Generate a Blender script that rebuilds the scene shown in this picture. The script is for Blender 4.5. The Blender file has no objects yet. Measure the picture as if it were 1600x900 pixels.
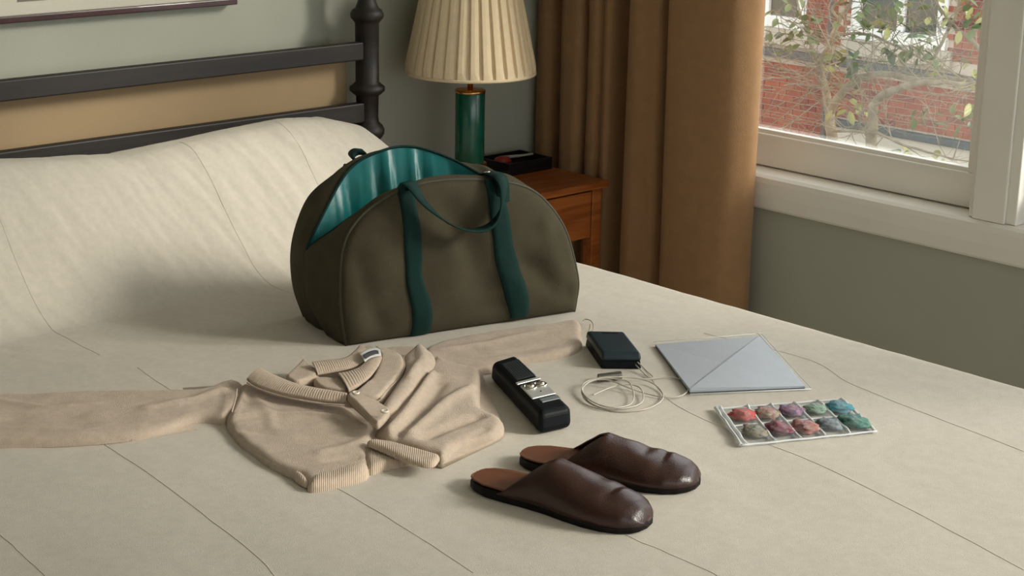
import bpy, bmesh, math, random
import numpy as np
from mathutils import Vector, Matrix, noise
from mathutils.geometry import delaunay_2d_cdt
random.seed(7)
PI = math.pi
C = bpy.context.scene.collection
scn = bpy.context.scene

# ---------------------------------------------------------------- camera
F_PX, YAW, PITCH, ROLL = [2757.4073691171225, 0.809539133518137, 0.27833600535825753, 0.01849573147850492]
cd = bpy.data.cameras.new('camera'); cam = bpy.data.objects.new('camera', cd); C.objects.link(cam)
cd.sensor_width = 36; cd.lens = 36 * F_PX / 1600; cd.clip_start = .05
fw = Vector((math.cos(YAW)*math.cos(PITCH), math.sin(YAW)*math.cos(PITCH), -math.sin(PITCH)))
rt = fw.cross(Vector((0, 0, 1))).normalized(); up = rt.cross(fw)
cr, sr = math.cos(ROLL), math.sin(ROLL)
r2 = rt*cr + up*sr; u2 = up*cr - rt*sr
cam.matrix_world = Matrix(((r2.x, u2.x, -fw.x, 0), (r2.y, u2.y, -fw.y, 0), (r2.z, u2.z, -fw.z, 1.52), (0, 0, 0, 1)))
scn.camera = cam
# ---------------------------------------------------------------- sky, sun, exposure
w = bpy.data.worlds.new('sky'); scn.world = w; w.use_nodes = True
bg = w.node_tree.nodes['Background']; bg.inputs[0].default_value = (.93, .96, 1, 1); bg.inputs[1].default_value = 3.5
sd = bpy.data.lights.new('sun', 'SUN'); sd.energy = 6.6; sd.angle = math.radians(16); sd.color = (1, .94, .85)
sun = bpy.data.objects.new('sun', sd); C.objects.link(sun)
SUN_EL, SUN_AZ = math.radians(26), math.radians(-50)
sv = Vector((math.cos(SUN_EL)*math.cos(SUN_AZ), math.cos(SUN_EL)*math.sin(SUN_AZ), math.sin(SUN_EL)))
sun.rotation_euler = sv.to_track_quat('Z', 'Y').to_euler(); sun.location = (9, -2, 6)
vs = scn.view_settings; vs.view_transform = 'Standard'; vs.look = 'None'; vs.gamma = 1; vs.use_curve_mapping = False
vs.exposure = -0.35
def portal(x, y, z, sx, sy, rot):
    d = bpy.data.lights.new('window_portal', 'AREA'); d.shape = 'RECTANGLE'; d.size = sx; d.size_y = sy; d.energy = 1
    d.cycles.is_portal = True
    o = bpy.data.objects.new('window_portal', d); o.location = (x, y, z); o.rotation_euler = rot; C.objects.link(o)
portal(3.30, .62, 1.54, 1.78, 4.2, (0, PI/2, 0))
portal(.85, -2.42, 1.5, 4.2, 1.7, (-PI/2, 0, 0))  # sampling portal for the added rear fill window

# ---------------------------------------------------------------- helpers
def lin(h):
    h = h.lstrip('#'); o = []
    for i in (0, 2, 4):
        c = int(h[i:i+2], 16)/255; o.append(c/12.92 if c <= .04045 else ((c+.055)/1.055)**2.4)
    return tuple(o)
def mat(name, col, rough=.6, var=.0, vscale=8., bump=0., bscale=200., metal=0., sheen=0., spec=.5, coat=0., col2=None, stretch=None, detail=4, rib=None, trans=0.):
    m = bpy.data.materials.new(name); m.use_nodes = True; nt = m.node_tree; n = nt.nodes; L = nt.links
    p = n['Principled BSDF']
    if isinstance(col, str): col = lin(col)
    p.inputs['Roughness'].default_value = rough; p.inputs['Metallic'].default_value = metal
    p.inputs['Sheen Weight'].default_value = sheen; p.inputs['Specular IOR Level'].default_value = spec
    p.inputs['Coat Weight'].default_value = coat; p.inputs['Coat Roughness'].default_value = .2
    p.inputs['Base Color'].default_value = (*col, 1)
    tc = n.new('ShaderNodeTexCoord'); mp = n.new('ShaderNodeMapping'); L.new(tc.outputs['Object'], mp.inputs[0])
    if stretch: mp.inputs['Scale'].default_value = stretch
    if var:
        c2 = lin(col2) if isinstance(col2, str) else (col2 or tuple(c*(1-var) for c in col))
        nz = n.new('ShaderNodeTexNoise'); nz.inputs['Scale'].default_value = vscale; nz.inputs['Detail'].default_value = detail
        L.new(mp.outputs[0], nz.inputs[0])
        rp = n.new('ShaderNodeMapRange'); rp.inputs[1].default_value = .3; rp.inputs[2].default_value = .7
        L.new(nz.outputs[0], rp.inputs[0])
        mx = n.new('ShaderNodeMix'); mx.data_type = 'RGBA'; mx.inputs[6].default_value = (*col, 1); mx.inputs[7].default_value = (*c2, 1)
        L.new(rp.outputs[0], mx.inputs[0]); L.new(mx.outputs[2], p.inputs['Base Color'])
    if bump:
        nb = n.new('ShaderNodeTexNoise'); nb.inputs['Scale'].default_value = bscale; nb.inputs['Detail'].default_value = 3
        L.new(mp.outputs[0], nb.inputs[0])
        b = n.new('ShaderNodeBump'); b.inputs['Strength'].default_value = bump; b.inputs['Distance'].default_value = .002
        L.new(nb.outputs[0], b.inputs['Height']); L.new(b.outputs[0], p.inputs['Normal'])
    if trans:
        p.inputs['Transmission Weight'].default_value = trans
    return m
def wood(name, c1, c2, rough=.4, scale=(3, 40, 40), coat=.1):
    m = bpy.data.materials.new(name); m.use_nodes = True; nt = m.node_tree; n = nt.nodes; L = nt.links
    p = n['Principled BSDF']; p.inputs['Roughness'].default_value = rough; p.inputs['Coat Weight'].default_value = coat
    tc = n.new('ShaderNodeTexCoord'); mp = n.new('ShaderNodeMapping'); mp.inputs['Scale'].default_value = scale
    L.new(tc.outputs['Object'], mp.inputs[0])
    nz = n.new('ShaderNodeTexNoise'); nz.inputs['Scale'].default_value = 1.; nz.inputs['Detail'].default_value = 6; nz.inputs['Distortion'].default_value = .6
    L.new(mp.outputs[0], nz.inputs[0])
    cr_ = n.new('ShaderNodeValToRGB'); cr_.color_ramp.elements[0].position = .35; cr_.color_ramp.elements[1].position = .68
    cr_.color_ramp.elements[0].color = (*lin(c1), 1); cr_.color_ramp.elements[1].color = (*lin(c2), 1)
    L.new(nz.outputs[0], cr_.inputs[0]); L.new(cr_.outputs[0], p.inputs['Base Color'])
    b = n.new('ShaderNodeBump'); b.inputs['Strength'].default_value = .15; b.inputs['Distance'].default_value = .001
    L.new(nz.outputs[0], b.inputs['Height']); L.new(b.outputs[0], p.inputs['Normal'])
    return m
def wloc(p):
    v = Vector((0, 0, 0))
    while p: v += p.location; p = p.parent
    return v
def mk(name, vs_, fs, m, parent=None, smooth=True, origin=None):
    """link ONE mesh object; vertices given in world space"""
    me = bpy.data.meshes.new(name)
    vs_ = [Vector(v) for v in vs_]
    if parent is not None: o0 = wloc(parent)
    elif origin is not None: o0 = Vector(origin)
    else:
        o0 = Vector((sum(v.x for v in vs_)/len(vs_), sum(v.y for v in vs_)/len(vs_), min(v.z for v in vs_)))
    me.from_pydata([v-o0 for v in vs_], [], [tuple(f) for f in fs]); me.validate()
    bm = bmesh.new(); bm.from_mesh(me); bmesh.ops.recalc_face_normals(bm, faces=bm.faces); bm.to_mesh(me); bm.free()
    if smooth:
        me.polygons.foreach_set('use_smooth', [True]*len(me.polygons))
    if m: me.materials.append(m)
    o = bpy.data.objects.new(name, me); C.objects.link(o)
    if parent is not None: o.parent = parent
    else: o.location = o0
    return o
def tag(o, label=None, cat=None, group=None, kind=None):
    if label: o['label'] = label
    if cat: o['category'] = cat
    if group: o['group'] = group
    if kind: o['kind'] = kind
    return o
def thing(name, loc, label=None, cat=None, group=None, kind=None, parent=None):
    o = bpy.data.objects.new(name, None); C.objects.link(o); o.location = loc; o.empty_display_size = .05
    if parent: o.parent = parent; o.location = Vector(loc) - wloc(parent)
    return tag(o, label, cat, group, kind)
class G:
    """geometry collector"""
    def __init__(s): s.v = []; s.f = []
    def add(s, v, f):
        k = len(s.v); s.v += [tuple(p) for p in v]; s.f += [tuple(i+k for i in q) for q in f]; return s
    def box(s, x0, x1, y0, y1, z0, z1):
        return s.add([(x0,y0,z0),(x1,y0,z0),(x1,y1,z0),(x0,y1,z0),(x0,y0,z1),(x1,y0,z1),(x1,y1,z1),(x0,y1,z1)],
                     [(0,3,2,1),(4,5,6,7),(0,1,5,4),(1,2,6,5),(2,3,7,6),(3,0,4,7)])
    def tube(s, pts, r, n=8, cap=True):
        pts = [Vector(p) for p in pts]; rs = r if isinstance(r, (list, tuple)) else [r]*len(pts)
        V = []; Fc = []; up_ = None
        for i, p in enumerate(pts):
            t = (pts[min(i+1, len(pts)-1)] - pts[max(i-1, 0)]).normalized()
            if up_ is None: up_ = Vector((0, 0, 1)) if abs(t.z) < .9 else Vector((1, 0, 0))
            a = t.cross(up_)
            if a.length < 1e-6: a = t.cross(Vector((0, 1, 0)))
            a.normalize(); b = a.cross(t).normalized(); up_ = b
            for k in range(n):
                q = 2*PI*k/n; V.append(p + (a*math.cos(q) + b*math.sin(q))*rs[i])
        for i in range(len(pts)-1):
            for k in range(n):
                Fc.append((i*n+k, i*n+(k+1) % n, (i+1)*n+(k+1) % n, (i+1)*n+k))
        if cap: Fc.append(tuple(range(n))[::-1]); Fc.append(tuple((len(pts)-1)*n+k for k in range(n)))
        return s.add(V, Fc)
    def lathe(s, prof, cx, cy, n=40, cap=True):
        V = []; Fc = []
        for r, z in prof:
            for k in range(n):
                a = 2*PI*k/n; V.append((cx+r*math.cos(a), cy+r*math.sin(a), z))
        for i in range(len(prof)-1):
            for k in range(n): Fc.append((i*n+k, i*n+(k+1) % n, (i+1)*n+(k+1) % n, (i+1)*n+k))
        if cap:
            Fc.append(tuple(range(n))[::-1]); Fc.append(tuple((len(prof)-1)*n+k for k in range(n)))
        return s.add(V, Fc)
    def grid(s, rows, closed=False):
        n = len(rows[0]); V = [p for r_ in rows for p in r_]; Fc = []
        for i in range(len(rows)-1):
            for k in range(n - (0 if closed else 1)):
                Fc.append((i*n+k, i*n+(k+1) % n, (i+1)*n+(k+1) % n, (i+1)*n+k))
        return s.add(V, Fc)
    def mk(s, name, m, parent=None, smooth=True, origin=None): return mk(name, s.v, s.f, m, parent, smooth, origin)
def bev(o, wd=.003, seg=2, ang=40):
    b = o.modifiers.new('bevel', 'BEVEL'); b.width = wd; b.segments = seg; b.limit_method = 'ANGLE'; b.angle_limit = math.radians(ang)
    return o
def solid(o, t, off=-1):
    s = o.modifiers.new('solid', 'SOLIDIFY'); s.thickness = t; s.offset = off; return o
def box(name, x0, x1, y0, y1, z0, z1, m, parent=None, b=0.003):
    o = G().box(x0, x1, y0, y1, z0, z1).mk(name, m, parent, smooth=False)
    return bev(o, b) if b else o
def cr_spline(pts, n=8, closed=False):
    P = [np.array(p, float) for p in pts]; N_ = len(P); out = []
    rng = range(N_) if closed else range(N_-1)
    for i in rng:
        if closed: p0, p1, p2, p3 = P[i-1], P[i], P[(i+1) % N_], P[(i+2) % N_]
        else: p1, p2 = P[i], P[i+1]; p0 = P[i-1] if i else 2*p1-p2; p3 = P[i+2] if i+2 < N_ else 2*p2-p1
        for k in range(n):
            t = k/n
            out.append(.5*((2*p1)+(-p0+p2)*t+(2*p0-5*p1+4*p2-p3)*t*t+(-p0+3*p1-3*p2+p3)*t**3))
    if not closed: out.append(P[-1])
    return out
def resample(pts, n, closed=False):
    P = np.array(pts, float)
    if closed: P = np.vstack([P, P[:1]])
    d = np.r_[0, np.cumsum(np.linalg.norm(np.diff(P, axis=0), axis=1))]
    t = np.linspace(0, d[-1], n+1 if closed else n)
    Q = np.stack([np.interp(t, d, P[:, k]) for k in range(P.shape[1])], 1)
    return Q[:-1] if closed else Q
def segdist(Pn, poly, closed=True):
    A_ = np.array(poly, float)[:, :2]; B_ = np.roll(A_, -1, 0)
    if not closed: A_, B_ = A_[:-1], B_[:-1]
    best = np.full(len(Pn), 1e9)
    for a, b in zip(A_, B_):
        ab = b-a; L2 = (ab*ab).sum()+1e-12
        t = np.clip(((Pn-a)@ab)/L2, 0, 1); d = np.linalg.norm(Pn-(a+t[:, None]*ab), axis=1); best = np.minimum(best, d)
    return best
def inside(Pn, poly):
    x, y = Pn[:, 0], Pn[:, 1]; c = np.zeros(len(Pn), bool); n = len(poly)
    for i in range(n):
        x1, y1 = poly[i]; x2, y2 = poly[(i+1) % n]
        if y1 == y2: continue
        k = ((y1 > y) != (y2 > y)) & (x < (x2-x1)*(y-y1)/(y2-y1)+x1); c ^= k
    return c
def panel(name, pts, r, H, m, parent=None, base=.62, ridges=(), step=.006, drop=None, mp=None, nz=0., nsc=30., sm=2, hf=None, seed=0, bottom=True, taper=None):
    """a rounded soft sheet over a 2D outline; ridges = [(polyline, height, width)]"""
    P = np.array(pts, float)[:, :2]
    for _ in range(sm):
        Q = np.roll(P, -1, 0); P = np.stack([P*.8+Q*.2, P*.2+Q*.8], 1).reshape(-1, 2)
    per = np.linalg.norm(np.roll(P, -1, 0)-P, axis=1).sum()
    B = resample(P, max(24, int(per/step)), True)
    if (B[:, 0]*np.roll(B[:, 1], -1)-B[:, 1]*np.roll(B[:, 0], -1)).sum() < 0: B = B[::-1]
    T = np.roll(B, -1, 0)-np.roll(B, 1, 0); T /= np.linalg.norm(T, axis=1)[:, None]+1e-9
    Nn = np.stack([-T[:, 1], T[:, 0]], 1)
    ins = []; lastd = 0
    for q in (.08, .3, .62, 1.):
        X = B+Nn*r*q; ok = inside(X, B) & (segdist(X, B) > r*q*.93); ins.append(X[ok])
    x0, y0 = B.min(0); x1, y1 = B.max(0)
    gx, gy = np.meshgrid(np.arange(x0, x1, step), np.arange(y0, y1, step)); gp = np.stack([gx.ravel(), gy.ravel()], 1)
    gp = gp[inside(gp, B)]; gp = gp[segdist(gp, B) > r*1.15] if len(gp) else gp
    allp = np.vstack([B]+ins+[gp]); nb = len(B)
    vv, ee, ff, ov, oe, of = delaunay_2d_cdt([Vector(p) for p in allp], [], [list(range(nb))], 1, 1e-6, False)
    V2 = np.array([(v.x, v.y) for v in vv]); d = segdist(V2, B)
    t = np.clip(d/r, 0, 1); h = H*np.sqrt(np.clip(1-(1-t)**2, 0, 1))
    for (pl, a, wd) in ridges:
        dd = segdist(V2, pl, closed=False); h += a*np.exp(-(dd/wd)**2)*t
    if hf: h += hf(V2)*t
    if nz: h += t*nz*np.array([noise.noise(Vector((p[0]*nsc, p[1]*nsc, seed))) for p in V2])
    bz = base(V2) if callable(base) else np.full(len(V2), float(base))
    dr = H*.0 if drop is None else drop
    mpf = mp or (lambda x, y, z: (x, y, z))
    V = [mpf(p[0], p[1], z) for p, z in zip(V2, bz+h)]
    Fc = [tuple(f) for f in ff]
    if bottom:
        k = len(V); V += [mpf(p[0], p[1], z) for p, z in zip(V2, bz-dr-1e-4)]
        cnt = {}
        for f in ff:
            for i in range(len(f)):
                e = (f[i], f[(i+1) % len(f)]); cnt[e] = 1
        bd = [e for e in cnt if (e[1], e[0]) not in cnt]
        Fc += [(a+k, b+k, b, a)[::-1] for a, b in bd] + [tuple(i+k for i in f)[::-1] for f in ff]
    return mk(name, V, Fc, m, parent)
def strip(name, L1, L2, m, parent=None, n=60, th=.0015, arch=0., rib=0., ribn=0, across=5):
    """band between two 3D curves"""
    a = resample(cr_spline(L1, 8), n); b = resample(cr_spline(L2, 8), n)
    rows = []
    for i in range(n):
        row = []
        for k in range(across):
            t = k/(across-1); p = a[i]*(1-t)+b[i]*t
            e = arch*math.sin(PI*t) + (rib*math.sin(2*PI*i/n*ribn)*math.sin(PI*min(1, max(0, t)))if rib else 0)
            row.append((p[0], p[1], p[2]+e))
        rows.append(row)
    o = G().grid(rows).mk(name, m, parent)
    return solid(o, th, 0) if th else o

# ---------------------------------------------------------------- materials
M = {}
M['wall'] = mat('wall_paint', (.41, .415, .34), .75, var=.06, vscale=3, bump=.12, bscale=260)
M['ceil'] = mat('ceiling_paint', (.84, .82, .77), .8)
M['floor'] = mat('pale_carpet', (.55, .50, .42), .95, var=.1, vscale=60, bump=.5, bscale=300)
M['trim'] = mat('white_trim', (.86, .83, .76), .45, var=.05, vscale=5, bump=.06, bscale=120)
M['cover'] = mat('coverlet_cotton', (.66, .605, .515), .92, var=.08, vscale=90, bump=.45, bscale=1100, sheen=.1, spec=.15, detail=8)
M['seam'] = mat('seam_thread', (.63, .565, .465), .9)
M['knit'] = mat('camel_knit', (.64, .51, .395), .95, var=.16, vscale=110, bump=1., bscale=800, sheen=.2, spec=.15, detail=6)
M['knit_dark'] = mat('camel_rib', (.61, .48, .365), .95, var=.14, vscale=120, bump=.9, bscale=800, sheen=.2, spec=.15)
M['canvas'] = mat('olive_canvas', (.070, .059, .034), .85, var=.22, vscale=22, bump=.5, bscale=900, sheen=.0, spec=.2)
M['canvas_trim'] = mat('olive_piping', (.05, .045, .026), .7, bump=.2, bscale=800)
M['webbing'] = mat('green_webbing', (.004, .030, .025), .75, var=.2, vscale=60, bump=.5, bscale=1200, spec=.2)
M['lining'] = mat('teal_lining', (.0, .15, .15), .36, var=.25, vscale=14, bump=.15, bscale=80, spec=.4)
M['leather'] = mat('brown_leather', (.038, .011, .006), .33, var=.3, vscale=26, bump=.22, bscale=420, spec=.5, coat=.05)
M['insole'] = mat('tan_insole', (.17, .062, .028), .45, var=.3, vscale=18, bump=.15, bscale=500)
M['sole'] = mat('dark_sole', (.006, .004, .004), .6, spec=.2)
M['black'] = mat('black_plastic', (.003, .0045, .006), .5, var=.2, vscale=60, bump=.1, bscale=900, spec=.14)
M['teal_black'] = mat('blue_black_plastic', (.008, .024, .034), .42, var=.15, vscale=60, bump=.15, bscale=900)
M['grille'] = mat('speaker_grille', (.003, .008, .008), .6, bump=.9, bscale=500)
M['silver'] = mat('silver_plastic', (.50, .50, .47), .3, metal=.25)
M['steel'] = mat('polished_steel', (.7, .67, .6), .12, metal=1.)
M['grey_key'] = mat('grey_key', (.16, .19, .19), .4)
M['cable'] = mat('cable_white', (.55, .50, .42), .35)
M['plug'] = mat('grey_plug', (.16, .155, .13), .35, metal=.5)
M['envelope'] = mat('silver_sheet', (.47, .51, .56), .45, var=.05, vscale=30, bump=.12, bscale=160, metal=.15)
M['dark_card'] = mat('dark_card', (.05, .05, .05), .6)
M['darkwood'] = wood('dark_oak', '15100e', '271e1a', .58, (3, 60, 60), .0)
M['orangewood'] = wood('cherry_wood', '8c4a1f', 'b86c33', .38, (5, 60, 60), .2)
M['green'] = mat('green_lacquer', (.0, .105, .065), .22, var=.3, vscale=30, coat=.4, bump=.05, bscale=60)
M['brass'] = mat('brass', (.78, .42, .14), .2, metal=1.)
M['curtain'] = mat('tan_curtain', (.34, .195, .095), .9, var=.12, vscale=40, bump=.4, bscale=500, sheen=.1, spec=.15)
M['mahogany'] = wood('mahogany', '2a0f0e', '42191a', .3, (6, 60, 60), .2)
M['mat_board'] = mat('mat_board', (.62, .58, .48), .8)
M['blackbox'] = mat('black_lacquer', (.006, .006, .007), .35)
M['red'] = mat('red_glaze', (.38, .03, .02), .4, var=.3, vscale=60)
M['pale'] = mat('pale_ceramic', (.35, .33, .26), .4)
def ribmat():
    m = mat('camel_ribbing', (.61, .48, .365), .95, var=.14, vscale=120, sheen=.2, spec=.15); nt = m.node_tree; n = nt.nodes; L = nt.links
    tc = n.new('ShaderNodeTexCoord'); mp = n.new('ShaderNodeMapping'); mp.inputs['Rotation'].default_value = (0, 0, math.radians(38))
    wv = n.new('ShaderNodeTexWave'); wv.inputs['Scale'].default_value = 120; wv.inputs['Distortion'].default_value = .6
    b = n.new('ShaderNodeBump'); b.inputs['Strength'].default_value = .6; b.inputs['Distance'].default_value = .001
    L.new(tc.outputs['Object'], mp.inputs[0]); L.new(mp.outputs[0], wv.inputs[0]); L.new(wv.outputs['Fac'], b.inputs['Height']); L.new(b.outputs[0], n['Principled BSDF'].inputs['Normal'])
    return m
M['rib'] = ribmat()
M['button'] = mat('pearl_button', (.75, .66, .54), .2, coat=.3)
M['label'] = mat('label_white', (.55, .54, .52), .6)
M['ink'] = mat('label_ink', (.02, .02, .025), .7)
M['panelm'] = mat('tan_panel', (.36, .25, .135), .8, var=.08, vscale=5, bump=.15, bscale=300)
M['shade'] = mat('pleated_linen', (.82, .66, .44), .85, var=.06, vscale=60, bump=.3, bscale=500, spec=.2)
M['mortar'] = mat('mortar', (.46, .39, .32), .9, bump=.3, bscale=20)
M['brick_a'] = mat('brick_red', (.26, .062, .043), .85, var=.25, vscale=9, bump=.3, bscale=30)
M['brick_b'] = mat('brick_orange', (.30, .080, .050), .85, var=.25, vscale=9, bump=.3, bscale=30)
M['brick_c'] = mat('brick_dark', (.20, .050, .045), .85, var=.25, vscale=9, bump=.3, bscale=30)
M['slate'] = mat('slate_ledge', (.06, .08, .09), .7, var=.3, vscale=3)
M['stone'] = mat('pale_stone', (.42, .38, .31), .85, var=.15, vscale=2)
M['paving'] = mat('pale_paving', (.50, .46, .38), .9, var=.15, vscale=1)
M['white'] = mat('outside_white', (.70, .70, .66), .5)
M['dark_glass'] = mat('dark_window_glass', (.05, .06, .05), .08, spec=.8)
M['bark'] = mat('bark', (.12, .095, .065), .9, var=.4, vscale=14, bump=.5, bscale=60, col2=(.24, .21, .15))
M['leaf_a'] = mat('leaf_green', (.085, .14, .04), .5, var=.3, vscale=20)
M['leaf_b'] = mat('leaf_dark', (.025, .055, .018), .45, var=.3, vscale=20)
M['leaf_c'] = mat('leaf_yellow', (.30, .30, .10), .5, var=.3, vscale=20)
M['roof'] = mat('roof_slate', (.08, .085, .09), .8)
def glassmat(name, col, refl=.07, rough=.03, haze=0., graze=.22):
    m = bpy.data.materials.new(name); m.use_nodes = True; nt = m.node_tree; n = nt.nodes; L = nt.links
    for x in list(n): n.remove(x)
    out = n.new('ShaderNodeOutputMaterial'); tr = n.new('ShaderNodeBsdfTransparent'); tr.inputs[0].default_value = (*col, 1)
    gl = n.new('ShaderNodeBsdfGlossy'); gl.inputs['Roughness'].default_value = rough
    fr = n.new('ShaderNodeLayerWeight'); fr.inputs[0].default_value = .5
    mr = n.new('ShaderNodeMapRange'); mr.inputs[3].default_value = refl; mr.inputs[4].default_value = refl+graze; L.new(fr.outputs['Fresnel'], mr.inputs[0])
    mr.inputs[1].default_value = .03
    mx = n.new('ShaderNodeMixShader'); L.new(mr.outputs[0], mx.inputs[0]); L.new(tr.outputs[0], mx.inputs[1]); L.new(gl.outputs[0], mx.inputs[2])
    last = mx
    if haze:
        df = n.new('ShaderNodeBsdfDiffuse'); df.inputs[0].default_value = (.9, .93, .95, 1)
        m2 = n.new('ShaderNodeMixShader'); m2.inputs[0].default_value = haze; L.new(mx.outputs[0], m2.inputs[1]); L.new(df.outputs[0], m2.inputs[2]); last = m2
    L.new(last.outputs[0], out.inputs[0]); return m
M['pane'] = glassmat('window_glass', (.96, .97, .96), .04, .01, .006)
M['plastic'] = glassmat('clear_plastic', (.995, 1., 1.), .04, .12, .07, .05)
M['plastic_edge'] = glassmat('welded_plastic', (.98, .98, .98), .15, .15, .7)

# ---------------------------------------------------------------- room
XW, YW = 3.10, 3.14
def struct(o, label=None): o['kind'] = 'structure'; return o
struct(G().box(-1.6, 3.28, -2.5, 3.45, -.1, 0).mk('floor', M['floor'], smooth=False))
struct(G().box(-1.6, 3.28, -2.5, 3.45, 2.55, 2.65).mk('ceiling', M['ceil'], smooth=False))
struct(G().box(-1.6, XW+.18, YW, YW+.2, 0, 2.55).mk('wall_head', M['wall'], smooth=False))
struct(G().box(-1.6, -1.4, -2.5, YW, 0, 2.55).mk('wall_left', M['wall'], smooth=False))
OY0, OY1, OZ0, OZ1 = -1.45, 2.68, .665, 2.42
g = G()
g.box(XW, XW+.18, -2.5, YW, 0, OZ0).box(XW, XW+.18, -2.5, YW, OZ1, 2.55).box(XW, XW+.18, OY1, YW, OZ0, OZ1).box(XW, XW+.18, -2.5, OY0, OZ0, OZ1)
struct(g.mk('wall_right', M['wall'], smooth=False))
g = G()
g.box(-1.4, XW, -2.5, -2.3, 0, .7).box(-1.4, XW, -2.5, -2.3, 2.3, 2.55).box(-1.4, -1.2, -2.5, -2.3, .7, 2.3).box(2.9, XW, -2.5, -2.3, .7, 2.3)
struct(g.mk('wall_rear', M['wall'], smooth=False))
struct(box('baseboard_right', XW-.02, XW, -2.3, YW, 0, .12, M['trim']))
struct(box('baseboard_head', -1.4, XW-.02, YW-.02, YW, 0, .12, M['trim']))
# sill and apron
sl = G()
prof = [(3.20, .665), (3.098, .665), (3.098, .612), (3.094, .606), (3.088, .606), (3.084, .612), (3.0805, .640), (3.0800, .668), (3.0825, .679), (3.090, .685), (3.20, .685)]
sl.grid([[(x, y, z) for x, z in prof] for y in (-1.55, 2.74)], closed=True)
sl.add([(x, -1.55, z) for x, z in prof], [tuple(range(len(prof)))]).add([(x, 2.74, z) for x, z in prof], [tuple(range(len(prof)))])
struct(bev(sl.mk('trim_1', M['trim'], smooth=False), .002))
struct(box('trim_2', 3.088, 3.12, 2.60, 2.74, .685, 2.50, M['trim']))
struct(box('trim_3', 3.088, 3.12, -1.55, 2.74, 2.40, 2.50, M['trim']))
def mullion(nm, y0, y1):
    o = thing(nm, (3.12, (y0+y1)/2, .685), kind='structure')
    box('mullion_post', 3.100, 3.24, y0, y1, .685, 2.42, M['trim'], o, .003)
    box('mullion_bead', 3.092, 3.100, y0+.022, y1-.012, .685, 2.40, M['trim'], o, .003)
mullion('trim_4', 1.795, 1.905); mullion('trim_5', .47, .58)
def window(nm, y0, y1):
    o = thing(nm, (3.18, (y0+y1)/2, .685), kind='structure')
    st = .045
    s = 1.0
    box('bottom_rail', 3.155, 3.205, y0, y1, .688, .762, M['trim'], o, .003)
    box('glazing_bead', 3.162, 3.178, y0+st-.01, y1-st+.01, .760, .771, M['trim'], o, .002)
    box('top_rail', 3.155, 3.205, y0, y1, 2.36, 2.42, M['trim'], o, .003)
    box('side_stile', 3.155, 3.205, y0, y0+st, .762, 2.36, M['trim'], o, .003)
    box('side_stile', 3.155, 3.205, y1-st, y1, .762, 2.36, M['trim'], o, .003)
    tag(G().box(3.184, 3.187, y0+st, y1-st, .762, 2.36).mk('glass_pane', M['pane'], o, smooth=False))
window('window_1', 1.905, 2.66); window('window_2', .58, 1.795); window('window_3', -1.42, .47)
def rear_fill_window():  # unseen window added behind the camera to brighten the room
    o = thing('fill_window', (-.1, -2.4, .7), kind='structure')
    for nm, a in (('bottom_rail', (-1.2, 2.9, .7, .78)), ('top_rail', (-1.2, 2.9, 2.22, 2.3)), ('side_stile', (-1.2, -1.14, .78, 2.22)), ('side_stile', (2.84, 2.9, .78, 2.22)), ('mullion', (.14, .20, .78, 2.22)), ('mullion', (1.50, 1.56, .78, 2.22))):
        box(nm, a[0], a[1], -2.43, -2.37, a[2], a[3], M['trim'], o)
    G().box(-1.14, 2.84, -2.402, -2.398, .78, 2.22).mk('glass_pane', M['pane'], o, smooth=False)
rear_fill_window()

# ---------------------------------------------------------------- outside: neighbour's brick building
BX = 17.0
bld = thing('brick_building', (BX, 12, -2.6), 'red brick building with white windows seen through the window', 'building')
g = G()
WA = (12.87, 14.7); WB = (10.93, 12.22)       # window openings in y
ZS = -1.23
def wallrect(y0, y1, z0, z1, x=BX+.02): g.box(x, x+.4, y0, y1, z0, z1)
wallrect(-4, 22, -2.6, ZS); wallrect(-4, WB[0], ZS, .35); wallrect(WB[1], WA[0], ZS, .35); wallrect(WA[1], 22, ZS, .35); wallrect(-4, 22, .35, 3.0)
g.mk('wall_core', M['mortar'], bld, smooth=False)
# bricks picked apart one by one (the 300 in view), the rest joined
bw, bh, mj = .215, .065, .0115
def brick_mesh(w_, nm):
    me = bpy.data.meshes.new(nm); g_ = G().box(.006, .03, 0, w_, 0, bh); me.from_pydata(g_.v, [], g_.f); return me
kinds = []
for k in 'abc':
    for w_ in (bw, .102):
        me = brick_mesh(w_, 'brick_'+k); me.materials.append(M['brick_'+k]); kinds.append(me)
rest = {'a': G(), 'b': G(), 'c': G()}; nbk = 0
rb = random.Random(3)
row = 0; z = -2.58
def blocked(y0, y1, z):
    if z+bh > ZS-.02 and z < .35:
        for a, b in (WA, WB):
            if y1 > a-.0 and y0 < b+.0: return True
    return False
cand = []
while z < 2.9:
    y = -4.0 + (bw+mj)*.5*(row % 2)
    while y < 21.5:
        if not (-1.60 < z+bh and z < -1.42) and not (y < 12.42 and z < -2.2):
            y1 = y+bw
            if z+bh > ZS-.02 and z < .35:
                for a, b in (WA, WB):
                    if y < b and y1 > b: cand.append((b+.005, z, 1)) if y1-b > .09 else 0
                    if y < a and y1 > a: cand.append((y, z, 1)) if a-y > .09 else 0
            if not blocked(y, y1, z): cand.append((y, z, 0))
        y += bw+mj
    z += bh+mj; row += 1
cand.sort(key=lambda c: (not (10.25 < c[0] < 14.0 and -2.5 < c[1] < -.55), c[1]))
for (y, z, half) in cand:
    k = rb.choices('abc', (5, 4, 2))[0]
    inview = 10.25 < y < 14.0 and -2.5 < z < -.55
    if inview and nbk < 298:
        o = bpy.data.objects.new('brick', kinds['abc'.index(k)*2+half]); o.parent = bld
        o.location = Vector((BX+rb.uniform(-.002, .002), y, z))-bld.location; C.objects.link(o); nbk += 1
    elif y < 21.7:
        rest[k].box(BX+.006, BX+.03, y, y+(.102 if half else bw), z, z+bh)
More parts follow.
